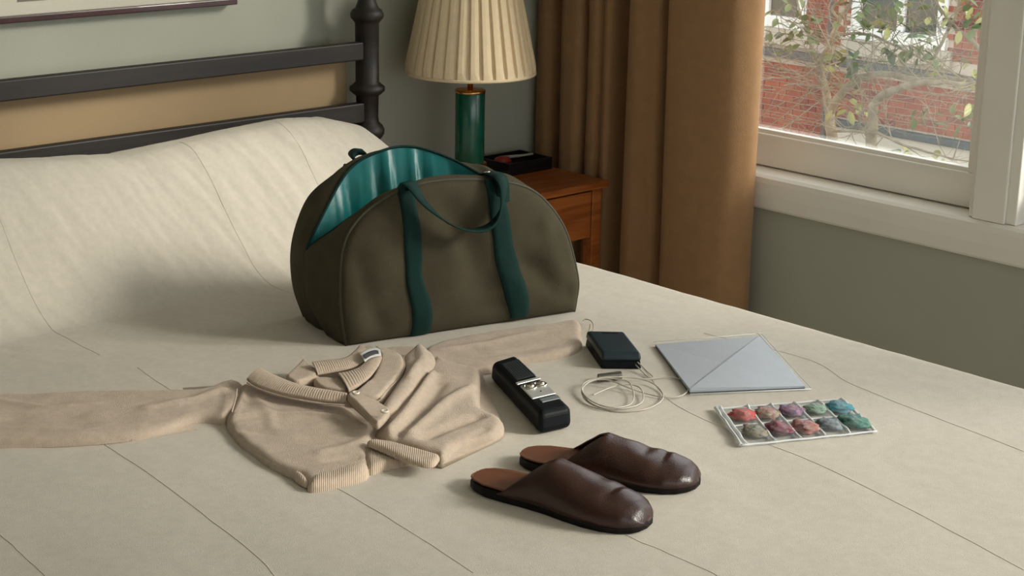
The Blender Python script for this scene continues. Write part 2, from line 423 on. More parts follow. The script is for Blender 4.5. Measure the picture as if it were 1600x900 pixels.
for k in 'abc':
    o = rest[k].mk('brickwork', M['brick_'+k], bld, smooth=False); o['kind'] = 'stuff'
box('slate_ledge', BX-.07, BX+.05, -4, 22, -1.595, -1.50, M['slate'], bld, .01)
box('stone_sill_course', BX-.04, BX+.05, WB[0]-.1, WB[1]+.1, -1.45, -1.25, M['stone'], bld, .01)
box('stone_sill_course', BX-.04, BX+.05, WA[0]-.1, WA[1]+.1, -1.45, -1.25, M['stone'], bld, .01)
box('slate_ledge', BX-.09, BX+.05, -4, 12.42, -2.30, -2.22, M['slate'], bld, .01)
box('pale_plinth', BX-.05, BX+.05, -4, 12.40, -2.6, -2.30, M['paving'], bld, .01)
box('downpipe', BX-.10, BX-.03, 12.43, 12.49, -2.6, 2.9, M['slate'], bld, .02)
for (a, b), muls in ((WB, (.47,)), (WA, (.33, .66))):
    fr = thing('window_frame', (BX, a, ZS), parent=bld)
    fx0, fx1 = BX-.01, BX+.06
    box('frame_sill', BX-.05, fx1, a-.03, b+.03, ZS-.02, ZS+.12, M['white'], fr, .01)
    box('frame_jamb', fx0, fx1, a, a+.13, ZS+.1, .35, M['white'], fr, .01)
    box('frame_jamb', fx0, fx1, b-.13, b, ZS+.1, .35, M['white'], fr, .01)
    box('frame_head', fx0, fx1, a, b, .25, .35, M['white'], fr, .01)
    for q in muls:
        c = a+(b-a)*q; box('frame_mullion', fx0, fx1, c-.05, c+.05, ZS+.1, .3, M['white'], fr, .01)
    G().box(BX+.03, BX+.035, a+.1, b-.1, ZS+.08, .3).mk('window_glass', M['dark_glass'], fr, smooth=False)
box('flat_roof', BX-.3, BX+4, -4.2, 22.2, 3.0, 3.15, M['roof'], bld, .02)
tag(G().box(3.6, 40, -20, 40, -2.75, -2.6).mk('garden_paving', M['paving'], smooth=False), kind='structure')
# a boundary hedge-free pale terrace wall in front of the plinth
# ---------------------------------------------------------------- tree
tree = thing('garden_tree', (9.3, 7.8, -2.6), 'bare twisting tree with a few green leaves outside the window', 'tree')
TR = [
 ([(9.2,6.673,-0.797),(9.2,6.697,-0.633),(9.2,6.729,-0.492),(9.2,6.759,-0.371),(9.2,6.798,-0.273),(9.2,6.836,-0.175),(9.2,6.779,-0.065),(9.2,6.73,0.062),(9.2,6.674,0.169),(9.2,6.622,0.254),(9.2,6.578,0.417),(9.2,6.564,0.692)], [.040,.038,.032,.027,.024,.021,.019,.016,.014,.011,.008,.005]),
 ([(9,6.584,-0.428),(9,6.524,-0.326),(9,6.457,-0.249),(9,6.366,-0.185),(9,6.228,-0.144),(9,6.089,-0.138),(9,5.928,-0.144),(9,5.754,-0.106),(9,5.579,-0.113),(9,5.408,-0.12),(9,5.166,-0.059)], [.030,.028,.025,.023,.021,.020,.018,.016,.014,.010,.008]),
 ([(8.6,5.978,-0.63),(8.6,5.974,-0.514),(8.6,5.976,-0.391),(8.6,5.979,-0.259),(8.6,5.939,-0.204),(8.6,5.854,-0.154),(8.6,5.748,-0.107),(8.6,5.621,-0.075),(8.6,5.474,-0.06),(8.6,5.29,-0.035),(8.6,5.095,0.026)], [.040,.036,.032,.028,.026,.024,.021,.018,.014,.010,.007]),
 ([(9.3,6.909,-0.214),(9.3,6.968,-0.117),(9.3,7.019,0.002),(9.3,7.091,0.119),(9.3,7.158,0.319)], [.016,.011,.009,.007,.004]),
 ([(9.1,6.706,-0.048),(9.1,6.629,0.041),(9.1,6.485,0.069),(9.1,6.341,0.062),(9.1,6.196,0.023),(9.1,6.007,-0.032),(9.1,5.845,-0.074),(9.1,5.643,-0.109)], [.012,.010,.009,.009,.008,.008,.007,.005]),
 ([(8.8,5.723,0.037),(8.8,5.67,0.154),(8.8,5.617,0.27),(8.8,5.586,0.382),(8.8,5.566,0.6)], [.010,.010,.009,.008,.005]),
 ([(8.9,5.449,0.069),(8.9,5.564,0.158),(8.9,5.677,0.219),(8.9,5.772,0.302),(8.9,5.871,0.422)], [.015,.013,.011,.008,.005]),
 ([(9,6.564,0.273),(9,6.617,0.209),(9,6.564,0.155),(9,6.603,0.032),(9,6.645,-0.052)], [.008,.009,.009,.010,.011]),
 ([(8.4,6.118,-0.408),(8.4,5.982,-0.388),(8.4,5.804,-0.372),(8.4,5.67,-0.403),(8.4,5.496,-0.423),(8.4,5.326,-0.436),(8.4,5.122,-0.435)], [.009,.009,.008,.008,.007,.005,.003]),
 ([(8.7,6.063,-0.474),(8.7,6.103,-0.442),(8.7,6.145,-0.39),(8.7,6.141,-0.331),(8.7,6.173,-0.277)], [.012,.011,.009,.007,.004]),
]
for pl, rr in TR:
    pl = [tuple(p) for p in pl]
    sp = cr_spline(pl, 4); rs = list(np.interp(np.linspace(0, len(rr)-1, len(sp)), range(len(rr)), rr))
    sp = [Vector(p)+Vector((noise.noise(Vector((i*.4, k_, 0))) for k_ in range(3)))*.012 for i, p in enumerate(sp)]
    if pl[0][2] < -.8 or rr[0] > .035:
        b = sp[0]; sp = [Vector((b.x, b.y+.05, -2.6)), Vector((b.x, b.y+.02, -1.6))] + sp; rs = [.07, .05]+rs
    g = G().tube(sp, rs, 7); g.mk('trunk' if rr[0] > .035 else 'branch', M['bark'], tree)
tw = G(); rt_ = random.Random(11)
TB = [(8.9,7.198,0.218),(8.9,5.4,0.394),(8.9,5.298,-0.567),(8.9,7.136,-0.664)]
def twig(p, d, L_, r0, depth=0):
    pts = [p]; q = Vector(p); d = Vector(d).normalized(); n = 6
    for i in range(n):
        d = (d+Vector((rt_.uniform(-.5, .5), rt_.uniform(-.5, .5), rt_.uniform(-.4, .45)))*.55).normalized(); q = q+d*L_/n; pts.append(q.copy())
        if depth < 2 and rt_.random() < .38: twig(q, d+Vector((rt_.uniform(-1, 1), rt_.uniform(-1, 1), rt_.uniform(-.6, .8))), L_*.55, r0*.65, depth+1)
    tw.tube(pts, list(np.linspace(r0, r0*.35, len(pts))), 4, cap=False)
for pl, rr in TR:
    for i in range(1, len(pl)):
        for _ in range(1 + i % 2):
            a = Vector(pl[i-1]).lerp(Vector(pl[i]), rt_.random())
            twig(a, (rt_.uniform(-.5, .5), rt_.uniform(-1, 1), rt_.uniform(-.3, 1)), rt_.uniform(.25, .55), .0036)
ro = rt_
for _ in range(60):      # thicket of finer branches in the upper right of the tree
    a = Vector((8.9+rt_.uniform(-.4, .4), rt_.uniform(5.9, 7.2), rt_.uniform(-.35, .2)))
    twig(a, (rt_.uniform(-.4, .4), rt_.uniform(-1, 1), rt_.uniform(-.8, 1)), rt_.uniform(.3, .6), .0038)
o = tw.mk('twigs', M['bark'], tree); o['kind'] = 'stuff'
def leafmesh(nm, m, L_=.072, W_=.038):
    me = bpy.data.meshes.new(nm); V = []; 
    for i in range(6):
        t = i/5; wd = W_*math.sin(PI*min(1, t*.94+.04))**.8*.5; dz = -.25*L_*t*t
        V += [(t*L_, -wd, dz+.006), (t*L_, 0, dz), (t*L_, wd, dz+.006)]
    Fc = []
    for i in range(5):
        for k in range(2): a = i*3+k; Fc.append((a, a+1, a+4, a+3))
    me.from_pydata(V, [], Fc); me.materials.append(m); me.polygons.foreach_set('use_smooth', [True]*len(Fc)); return me
LM = [leafmesh('leaf', M['leaf_a']), leafmesh('leaf', M['leaf_b']), leafmesh('leaf', M['leaf_c'])]
CL = [ # centre, spread, count, kind
 ([(9.3,7.155,-0.063)], .16, 22, 0), ([(9.2,6.947,0.059)], .10, 10, 0), ([(9.3,7.212,-0.011)], .08, 8, 0), ([(9,6.445,-0.108)], .09, 11, 0), ([(8.9,6.399,-0.073)], .06, 5, 1),
 ([(8.7,5.87,0.084)], .08, 12, 1), ([(8.7,5.786,0.12)], .06, 8, 0), ([(8.8,5.764,0.013)], .07, 6, 0), ([(8.7,5.396,-0.03)], .07, 7, 2), ([(8.6,5.648,-0.249)], .06, 5, 0),
 ([(8.6,5.374,-0.22)], .09, 8, 0), ([(8.6,5.331,-0.239)], .05, 3, 1), ([(9,6.427,0.24)], .10, 10, 0), ([(9,6.169,0.235)], .16, 14, 0), ([(9,5.921,0.242)], .16, 12, 0), ([(8.9,5.623,0.317)], .12, 10, 2),
 ([(8.8,5.426,0.254)], .09, 9, 0), ([(9.1,6.666,-0.104)], .06, 5, 2), ([(9,6.276,0.128)], .15, 12, 0), ([(8.4,5.621,-0.454)], .05, 4, 0), ([(8.4,5.326,-0.436)], .08, 5, 2), ([(8.9,6.399,-0.35)], .08, 5, 2), ([(9,6.36,-0.256)], .1, 6, 2)]
for c, s_, n_, kd in CL:
    for _ in range(int(n_*1.5)):
        p = Vector(c[0])+Vector((rt_.gauss(0, s_*.5), rt_.gauss(0, s_*.75), rt_.gauss(0, s_*.6)))
        o = bpy.data.objects.new('leaf', LM[kd if rt_.random() < .8 else rt_.choice((0, 1, 2))]); o.parent = tree; o.location = p-tree.location
        o.rotation_euler = (rt_.uniform(-1., 1.), rt_.uniform(-.9, 1.1), rt_.uniform(0, 6.28)); k = rt_.uniform(.7, 1.25); o.scale = (k, k, k); C.objects.link(o)

# ---------------------------------------------------------------- bed
bed = thing('bed', (1.65, 1.9, 0), 'dark wooden bed with turned headboard posts and flat rails', 'bed')
BX0, BX1 = .86, 2.45; HY = 3.05
for x in (BX0, BX1):
    pf = [(.030,0),(.030,.30),(.025,.32),(.025,.60),(.0255,.745),(.031,.750),(.0375,.760),(.0385,.770),(.034,.779),(.026,.787),(.0245,.80),(.0255,.846),(.032,.851),(.0395,.858),(.0395,.866),(.032,.872),(.0265,.877),
          (.0262,.94),(.0268,1.008),(.031,1.013),(.0365,1.020),(.0372,1.028),(.033,1.036),(.026,1.041),(.0215,1.052),(.0175,1.066),(.0155,1.080),(.019,1.092),(.024,1.098),(.019,1.106),(.02,1.14),(.024,1.17),(.016,1.20),(.012,1.21),(.02,1.225),(.024,1.245),(.018,1.265),(.003,1.275)]
    G().lathe(pf, x, HY, 24).mk('headboard_post', M['darkwood'], bed)
box('headboard_rail', BX0, BX1-.012, HY-.014, HY+.010, .9285, .968, M['darkwood'], bed, .003)
box('headboard_rail', BX0, BX1-.012, HY-.014, HY+.010, .789, .833, M['darkwood'], bed, .003)
box('headboard_rail', BX0, BX1-.012, HY-.014, HY+.010, 1.195, 1.232, M['darkwood'], bed, .003)
box('headboard_panel', BX0+.02, 2.421, 3.086, 3.096, .30, .935, M['panelm'], bed, .001)
box('side_rail', BX0-.01, BX0+.02, .88, HY, .25, .38, M['darkwood'], bed)
box('side_rail', BX1-.055, BX1-.03, .88, HY, .25, .38, M['darkwood'], bed)
box('foot_rail', BX0, BX1-.03, .86, .89, .25, .38, M['darkwood'], bed)
for x in (BX0, BX1-.05): box('leg', x-.02, x+.03, .86, .91, 0, .38, M['darkwood'], bed)
mt = G().box(BX0+.03, 2.385, .90, 3.0, .33, .595).mk('mattress', M['mat_board'], bed, smooth=False); bev(mt, .03, 3)

# coverlet: flat top, pillow hump towards the headboard, drop at the sides
HX = [.75, 1.30, 1.45, 1.60, 1.71, 1.86, 2.0, 2.10, 2.20, 2.28, 2.34, 2.39, 2.42]
HH = [.235, .240, .236, .222, .213, .222, .232, .236, .230, .205, .16, .08, .0]
def bedz(x, y):
    h = np.interp(x, HX, HH)
    y0 = 2.57; a = np.clip((y-y0)/(2.87-y0), 0, 1); s = a*a*(3-2*a)
    b = np.clip((y-2.885)/(3.03-2.885), 0, 1); s = s*np.sqrt(np.clip(1-(b*.98)**2.2, 0, 1))
    return .62 + h*s
def cover():
    nx, ny = 300, 400
    ys = np.linspace(.86, 3.03, ny); rows = []
    R_ = .035
    for y in ys:
        row = []
        us = np.linspace(0, 1, nx)
        # arc-length path: left skirt, top, right skirt
        for x in np.linspace(.82, 2.42, nx-16):
            d = min(x-.82, 2.42-x); z = float(bedz(x, y))
            if d < R_: z -= (R_-math.sqrt(max(0, R_**2-(R_-d)**2)))*.55
            e = min(y-.86, 1)
            if e < R_: z -= (R_-math.sqrt(max(0, R_**2-(R_-e)**2)))*.6
            wr = 0.
            k = math.exp(-((y-2.72)/.16)**2)
            wr += k*.0040*noise.noise(Vector((x*16+y*5, y*5-x*3, 2)))+k*.0030*noise.noise(Vector((x*42+y*16, y*14, 5)))+k*.0016*noise.noise(Vector((x*80+y*30, y*26, 8)))
            wr += .0014*noise.noise(Vector((x*7, y*5, 0)))+.0006*noise.noise(Vector((x*28, y*22, 1)))
            row.append((x, y, z+wr))
        for s_, sg in ((0, -1), (1, 1)):
            e_ = row[0] if sg < 0 else row[-1]
            ex = []
            for k in range(1, 9):
                t = k/8; zz = e_[2]*(1-t)+.18*t
                ex.append((e_[0]+sg*(.006+.004*math.sin(y*17)*t+.008*t), y, zz))
            row = (ex[::-1]+row) if sg < 0 else row+ex
        rows.append(row)
    foot = [[(p[0], .855-.01*t, p[2]*(1-t)+.18*t) for p in rows[0]] for t in (1., .66, .33)]
    return G().grid(foot+rows).mk('coverlet', M['cover'])
cov = cover(); tag(cov, 'cream quilted cotton coverlet spread over the bed and pillows', 'coverlet')
def bz_on(x, y):
    k = math.exp(-((y-2.72)/.16)**2)
    return float(bedz(x, y))+.0014*noise.noise(Vector((x*7, y*5, 0)))+.0006*noise.noise(Vector((x*28, y*22, 1)))+k*.0040*noise.noise(Vector((x*16+y*5, y*5-x*3, 2)))+k*.0030*noise.noise(Vector((x*42+y*16, y*14, 5)))+k*.0016*noise.noise(Vector((x*80+y*30, y*26, 8)))
def seam(pts):
    sp = resample(cr_spline(pts, 8), 60)
    for a in (-.0012, .0012):
        pass
    P3 = [(p[0]+.0012*noise.noise(Vector((i*.15, pts[0][0]*9, 0))), p[1], bz_on(p[0], p[1])+.0001) for i, p in enumerate(sp)]
    G().tube(P3, .0005, 5).mk('seam', M['seam'], cov)
seam([(2.0139,1.8042),(1.9274,1.6653),(1.9,1.5288),(1.8908,1.3767),(1.8497,1.1745),(1.8004,0.9857)])
seam([(2.2345,1.8655),(2.2524,1.6537),(2.2067,1.5371),(2.1767,1.3522),(2.1518,1.1974)])
seam([(1.3998,2.3248),(1.3788,2.1827),(1.3791,2.0888)])
seam([(1.1943,2.2107),(1.1835,2.0337),(1.162,1.8407),(1.1298,1.6243),(1.1134,1.5627)])
seam([(1.334,1.7796),(1.3321,1.7078),(1.3156,1.558),(1.2948,1.4158)])
seam([(0.9294,1.8811),(0.9223,1.8198),(0.9116,1.7391)])
seam([(1.5122,1.3922),(1.5088,1.3486),(1.51,1.3124),(1.5083,1.241),(1.5052,1.2085)])
for x0 in (1.40, 1.845, 2.07):
    seam([(x0-.012, 2.42), (x0-.004, 2.58), (x0, 2.75), (x0+.004, 2.88)])

# ---------------------------------------------------------------- picture on the head wall
pic = thing('framed_picture', (1.75, 3.13, 1.062), 'framed picture with dark red frame and cream mount on the wall above the bed', 'picture')
px0, px1, pz0, pz1 = 1.35, 2.152, 1.062, 1.62
box('frame_member', px0, px1, 3.112, 3.139, pz0, pz0+.013, M['mahogany'], pic, .002)
box('frame_member', px0, px1, 3.112, 3.139, pz1-.013, pz1, M['mahogany'], pic, .002)
box('frame_member', px0, px0+.013, 3.112, 3.139, pz0+.013, pz1-.013, M['mahogany'], pic, .002)
box('frame_member', px1-.013, px1, 3.112, 3.139, pz0+.013, pz1-.013, M['mahogany'], pic, .002)
G().box(px0+.012, px1-.012, 3.128, 3.136, pz0+.012, pz1-.012).mk('mount', M['mat_board'], pic, smooth=False)
PRM = mat('print_ink', (.12, .13, .11), .7, var=.6, vscale=14, col2=(.34, .31, .22))
for a_, b_ in ((1.40, 1.60), (1.655, 1.7192)): G().box(a_, b_, 3.1265, 3.128, 1.100, pz1-.06).mk('print', PRM, pic, smooth=False)

# ---------------------------------------------------------------- nightstand
NX0, NX1, NY0, NY1 = 2.50, 2.99, 2.810, 3.125
ns = thing('nightstand', ((NX0+NX1)/2, (NY0+NY1)/2, 0), 'orange brown wooden nightstand with one drawer beside the bed', 'nightstand')
box('top', NX0, NX1, NY0, NY1, .603, .62, M['orangewood'], ns, .003)
for x in (NX0+.012, NX1-.042):
    for y in (NY0+.012, NY1-.042): box('leg', x, x+.030, y, y+.030, 0, .603, M['orangewood'], ns, .002)
box('side_panel', NX0+.018, NX0+.030, NY0+.04, NY1-.04, .48, .603, M['orangewood'], ns, .001)
box('side_panel', NX1-.030, NX1-.018, NY0+.04, NY1-.04, .48, .603, M['orangewood'], ns, .001)
box('back_panel', NX0+.04, NX1-.04, NY1-.03, NY1-.02, .48, .603, M['orangewood'], ns, .001)
box('lower_shelf', NX0+.02, NX1-.02, NY0+.02, NY1-.02, .20, .215, M['orangewood'], ns, .002)
dr = box('drawer', NX0+.045, NX1-.045, NY0+.014, NY0+.032, .484, .596, M['orangewood'], ns, .002)
G().box(NX0+.045, NX1-.045, NY0+.032, NY1-.05, .488, .592).mk('drawer_box', M['orangewood'], dr, smooth=False)
G().tube([((NX0+NX1)/2, NY0+.014, .54), ((NX0+NX1)/2, NY0-.006, .54)], [.006, .011], 16).mk('knob', M['brass'], dr)

# ---------------------------------------------------------------- lamp
LX, LY = 2.682, 2.965
lamp = thing('table_lamp', (LX, LY, .62), 'table lamp with green cylinder base and cream pleated shade on the nightstand', 'lamp')
G().lathe([(.058,.62),(.060,.623),(.060,.630),(.052,.636),(.042,.645),(.038,.655),(.038,.668),(.040,.672),(.040,.677),(.036,.680)], LX, LY, 48).mk('foot', M['brass'], lamp)
G().lathe([(.033,.676),(.0342,.678),(.0342,.840),(.033,.842)], LX, LY, 48).mk('column', M['green'], lamp)
G().lathe([(.033,.840),(.0355,.8415),(.0355,.8455),(.033,.848),(.022,.8495),(.010,.851)], LX, LY, 48).mk('collar', M['brass'], lamp)
G().lathe([(.0065,.85),(.0065,.96),(.004,.962)], LX, LY, 16).mk('stem', M['brass'], lamp)
G().lathe([(.014,.90),(.016,.91),(.016,.95),(.012,.957)], LX, LY, 16).mk('bulb_holder', M['brass'], lamp)
G().lathe([(.012,.955),(.014,.965),(.026,.99),(.030,1.01),(.026,1.03),(.012,1.042),(.002,1.044)], LX, LY, 20).mk('bulb', M['pale'], lamp)
NP = 32; rows = []
def shr(z): return .1480-(z-.887)*.205
prof_ = [(0, -.3), (.08, .2), (.4, .8), (.70, 1.), (.76, .9), (.80, -.6), (.96, -.6)]
for z in np.linspace(.887, 1.147, 14):
    row_ = []
    for k in range(NP):
        for (t, a) in prof_:
            th = -2*PI*(k+t)/NP; am = .0048*a*(.6+.4*(1.147-z)/.26)
            if z < .8905: am *= .3
            r = shr(z)+am; row_.append((LX+r*math.cos(th), LY+r*math.sin(th), z))
    rows.append(row_)
sh = G().grid(rows, closed=True).mk('lamp_shade', M['shade'], lamp, smooth=False); solid(sh, .0016, -1)
for zz, nm in ((.887, 'shade_trim'), (1.147, 'shade_trim')):
    G().lathe([(shr(zz)-.001, zz-.002), (shr(zz)+.002, zz-.002), (shr(zz)+.0025, zz+.001), (shr(zz)+.002, zz+.005), (shr(zz)-.001, zz+.005)], LX, LY, 72, cap=False).mk(nm, M['shade'], sh)
for k in range(3):
    a = k*2*PI/3+.3; r = shr(1.10)
    G().tube([(LX, LY, .958), (LX+r*.5*math.cos(a), LY+r*.5*math.sin(a), 1.03), (LX+r*math.cos(a), LY+r*math.sin(a), 1.10)], .0015, 6).mk('shade_spoke', M['brass'], lamp)

# ---------------------------------------------------------------- black tray with red thing
bt = thing('tray', (2.895, 3.03, .62), 'shallow black lacquer tray on the nightstand beside the lamp', 'tray')
tx0, tx1, ty0, ty1 = 2.828, 2.972, 2.985, 3.100
box('tray_base', tx0, tx1, ty0, ty1, .62, .632, M['blackbox'], bt, .002)
for a in ((tx0, tx1, ty0, ty0+.006), (tx0, tx1, ty1-.006, ty1), (tx0, tx0+.006, ty0+.006, ty1-.006), (tx1-.006, tx1, ty0+.006, ty1-.006)):
    box('tray_wall', *a, .632, .650, M['blackbox'], bt, .001)
def blob(name, c, r, m, parent=None, sq=(1, 1, 1), nzz=.15, seed=0, rz=0., seg=20):
    V = []; rows = []
    for i in range(13):
        th = PI*i/12; row_ = []
        for k in range(seg):
            ph = 2*PI*k/seg; d = Vector((math.sin(th)*math.cos(ph), math.sin(th)*math.sin(ph), math.cos(th)))
            q = 1+nzz*noise.noise(d*2.2+Vector((seed, 0, 0)))+nzz*.4*noise.noise(d*6+Vector((seed, 3, 0)))
            x, y, z_ = d.x*sq[0]*q*r, d.y*sq[1]*q*r, d.z*sq[2]*q*r
            row_.append((c[0]+x*math.cos(rz)-y*math.sin(rz), c[1]+x*math.sin(rz)+y*math.cos(rz), c[2]+z_))
        rows.append(row_)
    return G().grid(rows, closed=True).mk(name, m, parent)
o = blob('red_pebble', (2.872, 3.055, .642), .022, M['red'], sq=(1, .9, .52), nzz=.1, seed=4); tag(o, 'small rounded red pebble lying in the black tray', 'pebble')
g = G().tube([(2.885, 3.08, .642), (2.91, 3.06, .647), (2.935, 3.05, .648), (2.955, 3.035, .652)], [.006, .004, .003, .003], 8)
tag(g.mk('pale_stick', M['pale']), 'short pale stick lying in the black tray beside the red pebble', 'stick')

# ---------------------------------------------------------------- curtain
def curtain():
    # plan path from the corner towards the window (x, y)
    P_ = [(3.085,3.132),(3.045,3.125),(3.022,3.09),(3.026,3.06),(3.068,3.045),(3.06,3.03),(3.014,3.01),(3.008,2.98),(3.016,2.955),(3.06,2.945),(3.062,2.935),(3.014,2.925),(3.008,2.90),(3.024,2.882),(3.008,2.865),(3.012,2.847),(3.065,2.840),(3.092,2.82),
          (3.088,2.795),(3.0,2.775),(2.98,2.745),(2.985,2.71),(2.995,2.68),(3.05,2.667),(3.04,2.652),(2.975,2.637),(2.96,2.59),(2.96,2.53),(2.965,2.48),(2.98,2.447),(3.02,2.425),(3.05,2.43),(3.062,2.45)]
    sp = resample(cr_spline(P_, 6), 260)
    rows = []
    for j, z in enumerate(np.linspace(.03, 2.48, 40)):
        row_ = []; t = (z-.03)/2.37
        for i, p in enumerate(sp):
            cy = 2.85; s_ = 1.0-.03*t
            dx = .006*noise.noise(Vector((i*.03, z*1.3, 0))); dy = .010*noise.noise(Vector((i*.02, z*.9, 4)))
            row_.append((p[0]+dx+.004, cy+(p[1]-cy)*1.0+dy - .004, z))
        rows.append(row_)
    o = G().grid(rows).mk('curtain', M['curtain']); solid(o, .003, 0)
    return tag(o, 'long tan curtain hanging in deep folds at the left side of the window', 'curtain')
curtain()
rod = thing('curtain_rod', (3.04, 2.8, 2.50), 'dark curtain rod above the window', 'curtain rod')
G().tube([(3.03, 3.12, 2.50), (3.03, -1.5, 2.50)], .012, 12).mk('rod', M['darkwood'], rod)
for yy in (3.08, -1.45): G().tube([(3.03, yy, 2.50), (3.10, yy, 2.50)], .008, 8).mk('bracket', M['darkwood'], rod)

# ---------------------------------------------------------------- duffel bag
AO, BU, BN = Vector([1.7228, 2.2036, 0.62]), Vector([0.9711703882040875, -0.23838640287466487, 0.0]), Vector([0.23838640287466487, 0.9711703882040875, 0.0])
def bw3(u, w_, v): return AO + BU*u + BN*v + Vector((0, 0, w_))
bag = thing('duffel_bag', bw3(.22, 0, .09), 'olive canvas duffel bag with green straps standing open on the bed', 'bag')
PF = [(0,0.002),(-0.009,0.065),(-0.009,0.124),(-0.003,0.17),(0.012,0.2),(0.04,0.226),(0.085,0.249),(0.134,0.261),(0.19,0.263),(0.261,0.256),(0.314,0.245),(0.355,0.227),(0.389,0.196),(0.418,0.155),(0.436,0.108),(0.449,0.055),(0.446,0.02),(0.443,0)]
PF = [(u, max(0, w_)) for u, w_ in PF]; PF[0] = (0, 0); PF[-1] = (.4426, 0)
NK = len(PF)
# back outline at v=.18, same stations
PB = [(.002,0),(-.016,.055),(-.020,.115),(-.009,.166),(.014,.212),(.050,.240),(.095,.262),(.150,.270),(.210,.268),(.27,.256),(.32,.240),(.355,.222),(.385,.195),(.41,.16),(.43,.115),(.442,.07),(.446,.03),(.4426,0)]
# zip lips, stations 3..9
ML = {0: (0, 0, .09), 1: (-.030, .06, .09), 2: (-.034, .11, .09)}
LFp = [(-0.03,0.09,0.145),(0.008,0.065,0.181),(0.042,0.04,0.213),(0.083,0.022,0.241),(0.135,0.018,0.258),(0.206,0.03,0.258),(0.301,0.08,0.243)]
LBp = [(-0.03,0.09,0.145),(0.01,0.115,0.194),(0.079,0.155,0.26),(0.145,0.155,0.288),(0.201,0.15,0.289),(0.257,0.125,0.269),(0.301,0.08,0.243)]
def st(u, w_, v): return np.array((u, w_, v))
front = [st(u, w_, 0) for u, w_ in PF]; back = [st(u, w_, .18) for u, w_ in PB]
lf = []; lb = []
tip0 = LFp[0]
for k in range(NK):
    if k < 3:
        a = st(*ML[k])
        lf.append(a); lb.append(a.copy())
    elif k <= 9:
        a = LFp[k-3]; b = LBp[k-3]
        # order in baked tuples is (u, v, w)
        lf.append(st(a[0], a[2], a[1])); lb.append(st(b[0], b[2], b[1]))
    else:
        m_ = (front[k]*.5+back[k]*.5)+st(.004 if k > 11 else 0, .006, 0)
        m_[2] = .085; lf.append(m_); lb.append(m_.copy())
front, back, lf, lb = [np.array(cr_spline(x, 8)) for x in (front, back, lf, lb)]
NS = len(front)
def bagw(p): return bw3(p[0], p[1], p[2])
def bulge(P2):
    """outward bulge of the front panel at (u,w)"""
    d = segdist(P2, [(p[0], p[1]) for p in front[:, :2]][::3])
    b = .020*np.sqrt(np.clip(1-(1-np.clip(d/.07, 0, 1))**2, 0, 1))
    for (a, c, h, wd) in (((.19, .20), (.27, .04), -.010, .030), ((.34, .10), (.43, .03), -.008, .022), ((.05, .05), (.13, .11), -.007, .022), ((.24, .13), (.36, .22), .005, .03), ((.14, .02), (.2, .12), .006, .03), ((.01, .14), (.06, .03), -.005, .02), ((.37, .17), (.40, .06), .005, .02)):
        b = b + h*np.exp(-(segdist(P2, [a, c], closed=False)/wd)**2)*np.clip(d/.03, 0, 1)
    b = b + .0025*np.array([noise.noise(Vector((p[0]*22, p[1]*22, 3))) for p in P2])*np.clip(d/.02, 0, 1)
    return b
def flatpanel(name, prof2, v0, sgn, hf, m):
    return panel(name, [tuple(p) for p in prof2], .004, .0005, m, bag, base=0., step=.007, mp=lambda x, y, z: bw3(x, y, v0-sgn*z), sm=0, hf=hf, bottom=False)
fp = flatpanel('front_panel', front[:, :2][::2], 0, 1, bulge, M['canvas'])
flatpanel('back_panel', back[:, :2][::2], .18, -1, lambda P2: bulge(P2)*.6, M['canvas'])
def loft(A_, B_, n, bulge_=0., nm='gusset', m=None, s0=0, s1=None, dirv=(0, 0, 0), parent=None):
    s1 = s1 or len(A_); rows = []
    cen = np.array((.22, .08, .09))
    for i in range(s0, s1):
        row_ = []
        o_ = (A_[i]+B_[i])/2-cen; o_[2] = 0; o_ /= np.linalg.norm(o_)+1e-9
        for k in range(n+1):
            t = k/n; p = A_[i]*(1-t)+B_[i]*t+o_*bulge_*math.sin(PI*t)
            if 0 < t < 1: p = p+o_*.003*noise.noise(Vector((i*.12, t*3, 7)))
            row_.append(bagw(p))
        rows.append(row_)
    o = G().grid(rows).mk(nm, m or M['canvas'], parent or bag); return o
solid(loft(front, lf, 8, .006, 'front_gusset'), .0015, 0)
solid(loft(lb, back, 8, .006, 'back_gusset'), .0015, 0)
G().grid([[bw3(u, .0005, v) for u in np.linspace(-.0, .4426, 12)] for v in (0, .18)]).mk('base_panel', M['canvas'], bag)
# lining: deep bowl between the two lips, rippled
i0, i1 = 3*8, 9*8
rows = []
for i in range(i0, i1+1):
    q = (i-i0)/(i1-i0); row_ = []
    D = .150*math.sin(PI*min(1, max(0, q)))**.5
    for k in range(41):
        t = k/40
        e = abs(2*t-1)**3.2; p = lf[i]*(1-t)+lb[i]*t
        drop = D*(1-e)
        rip = .0045*math.sin(q*46+1.6*math.sin(t*5+q*3))*min(1, drop/.03)*math.sin(PI*q)
        rip += .003*math.sin(q*83+2*math.sin(t*7))*min(1, drop/.02)*math.sin(PI*q)
        sag_v = -.012*math.sin(PI*min(1, drop/.15))*(1 if t > .5 else -.3)
        row_.append(bagw(p+np.array((0, -drop, rip*(1 if t > .5 else .5)+sag_v))))
    rows.append(row_)
G().grid(rows).mk('lining', M['lining'], bag)
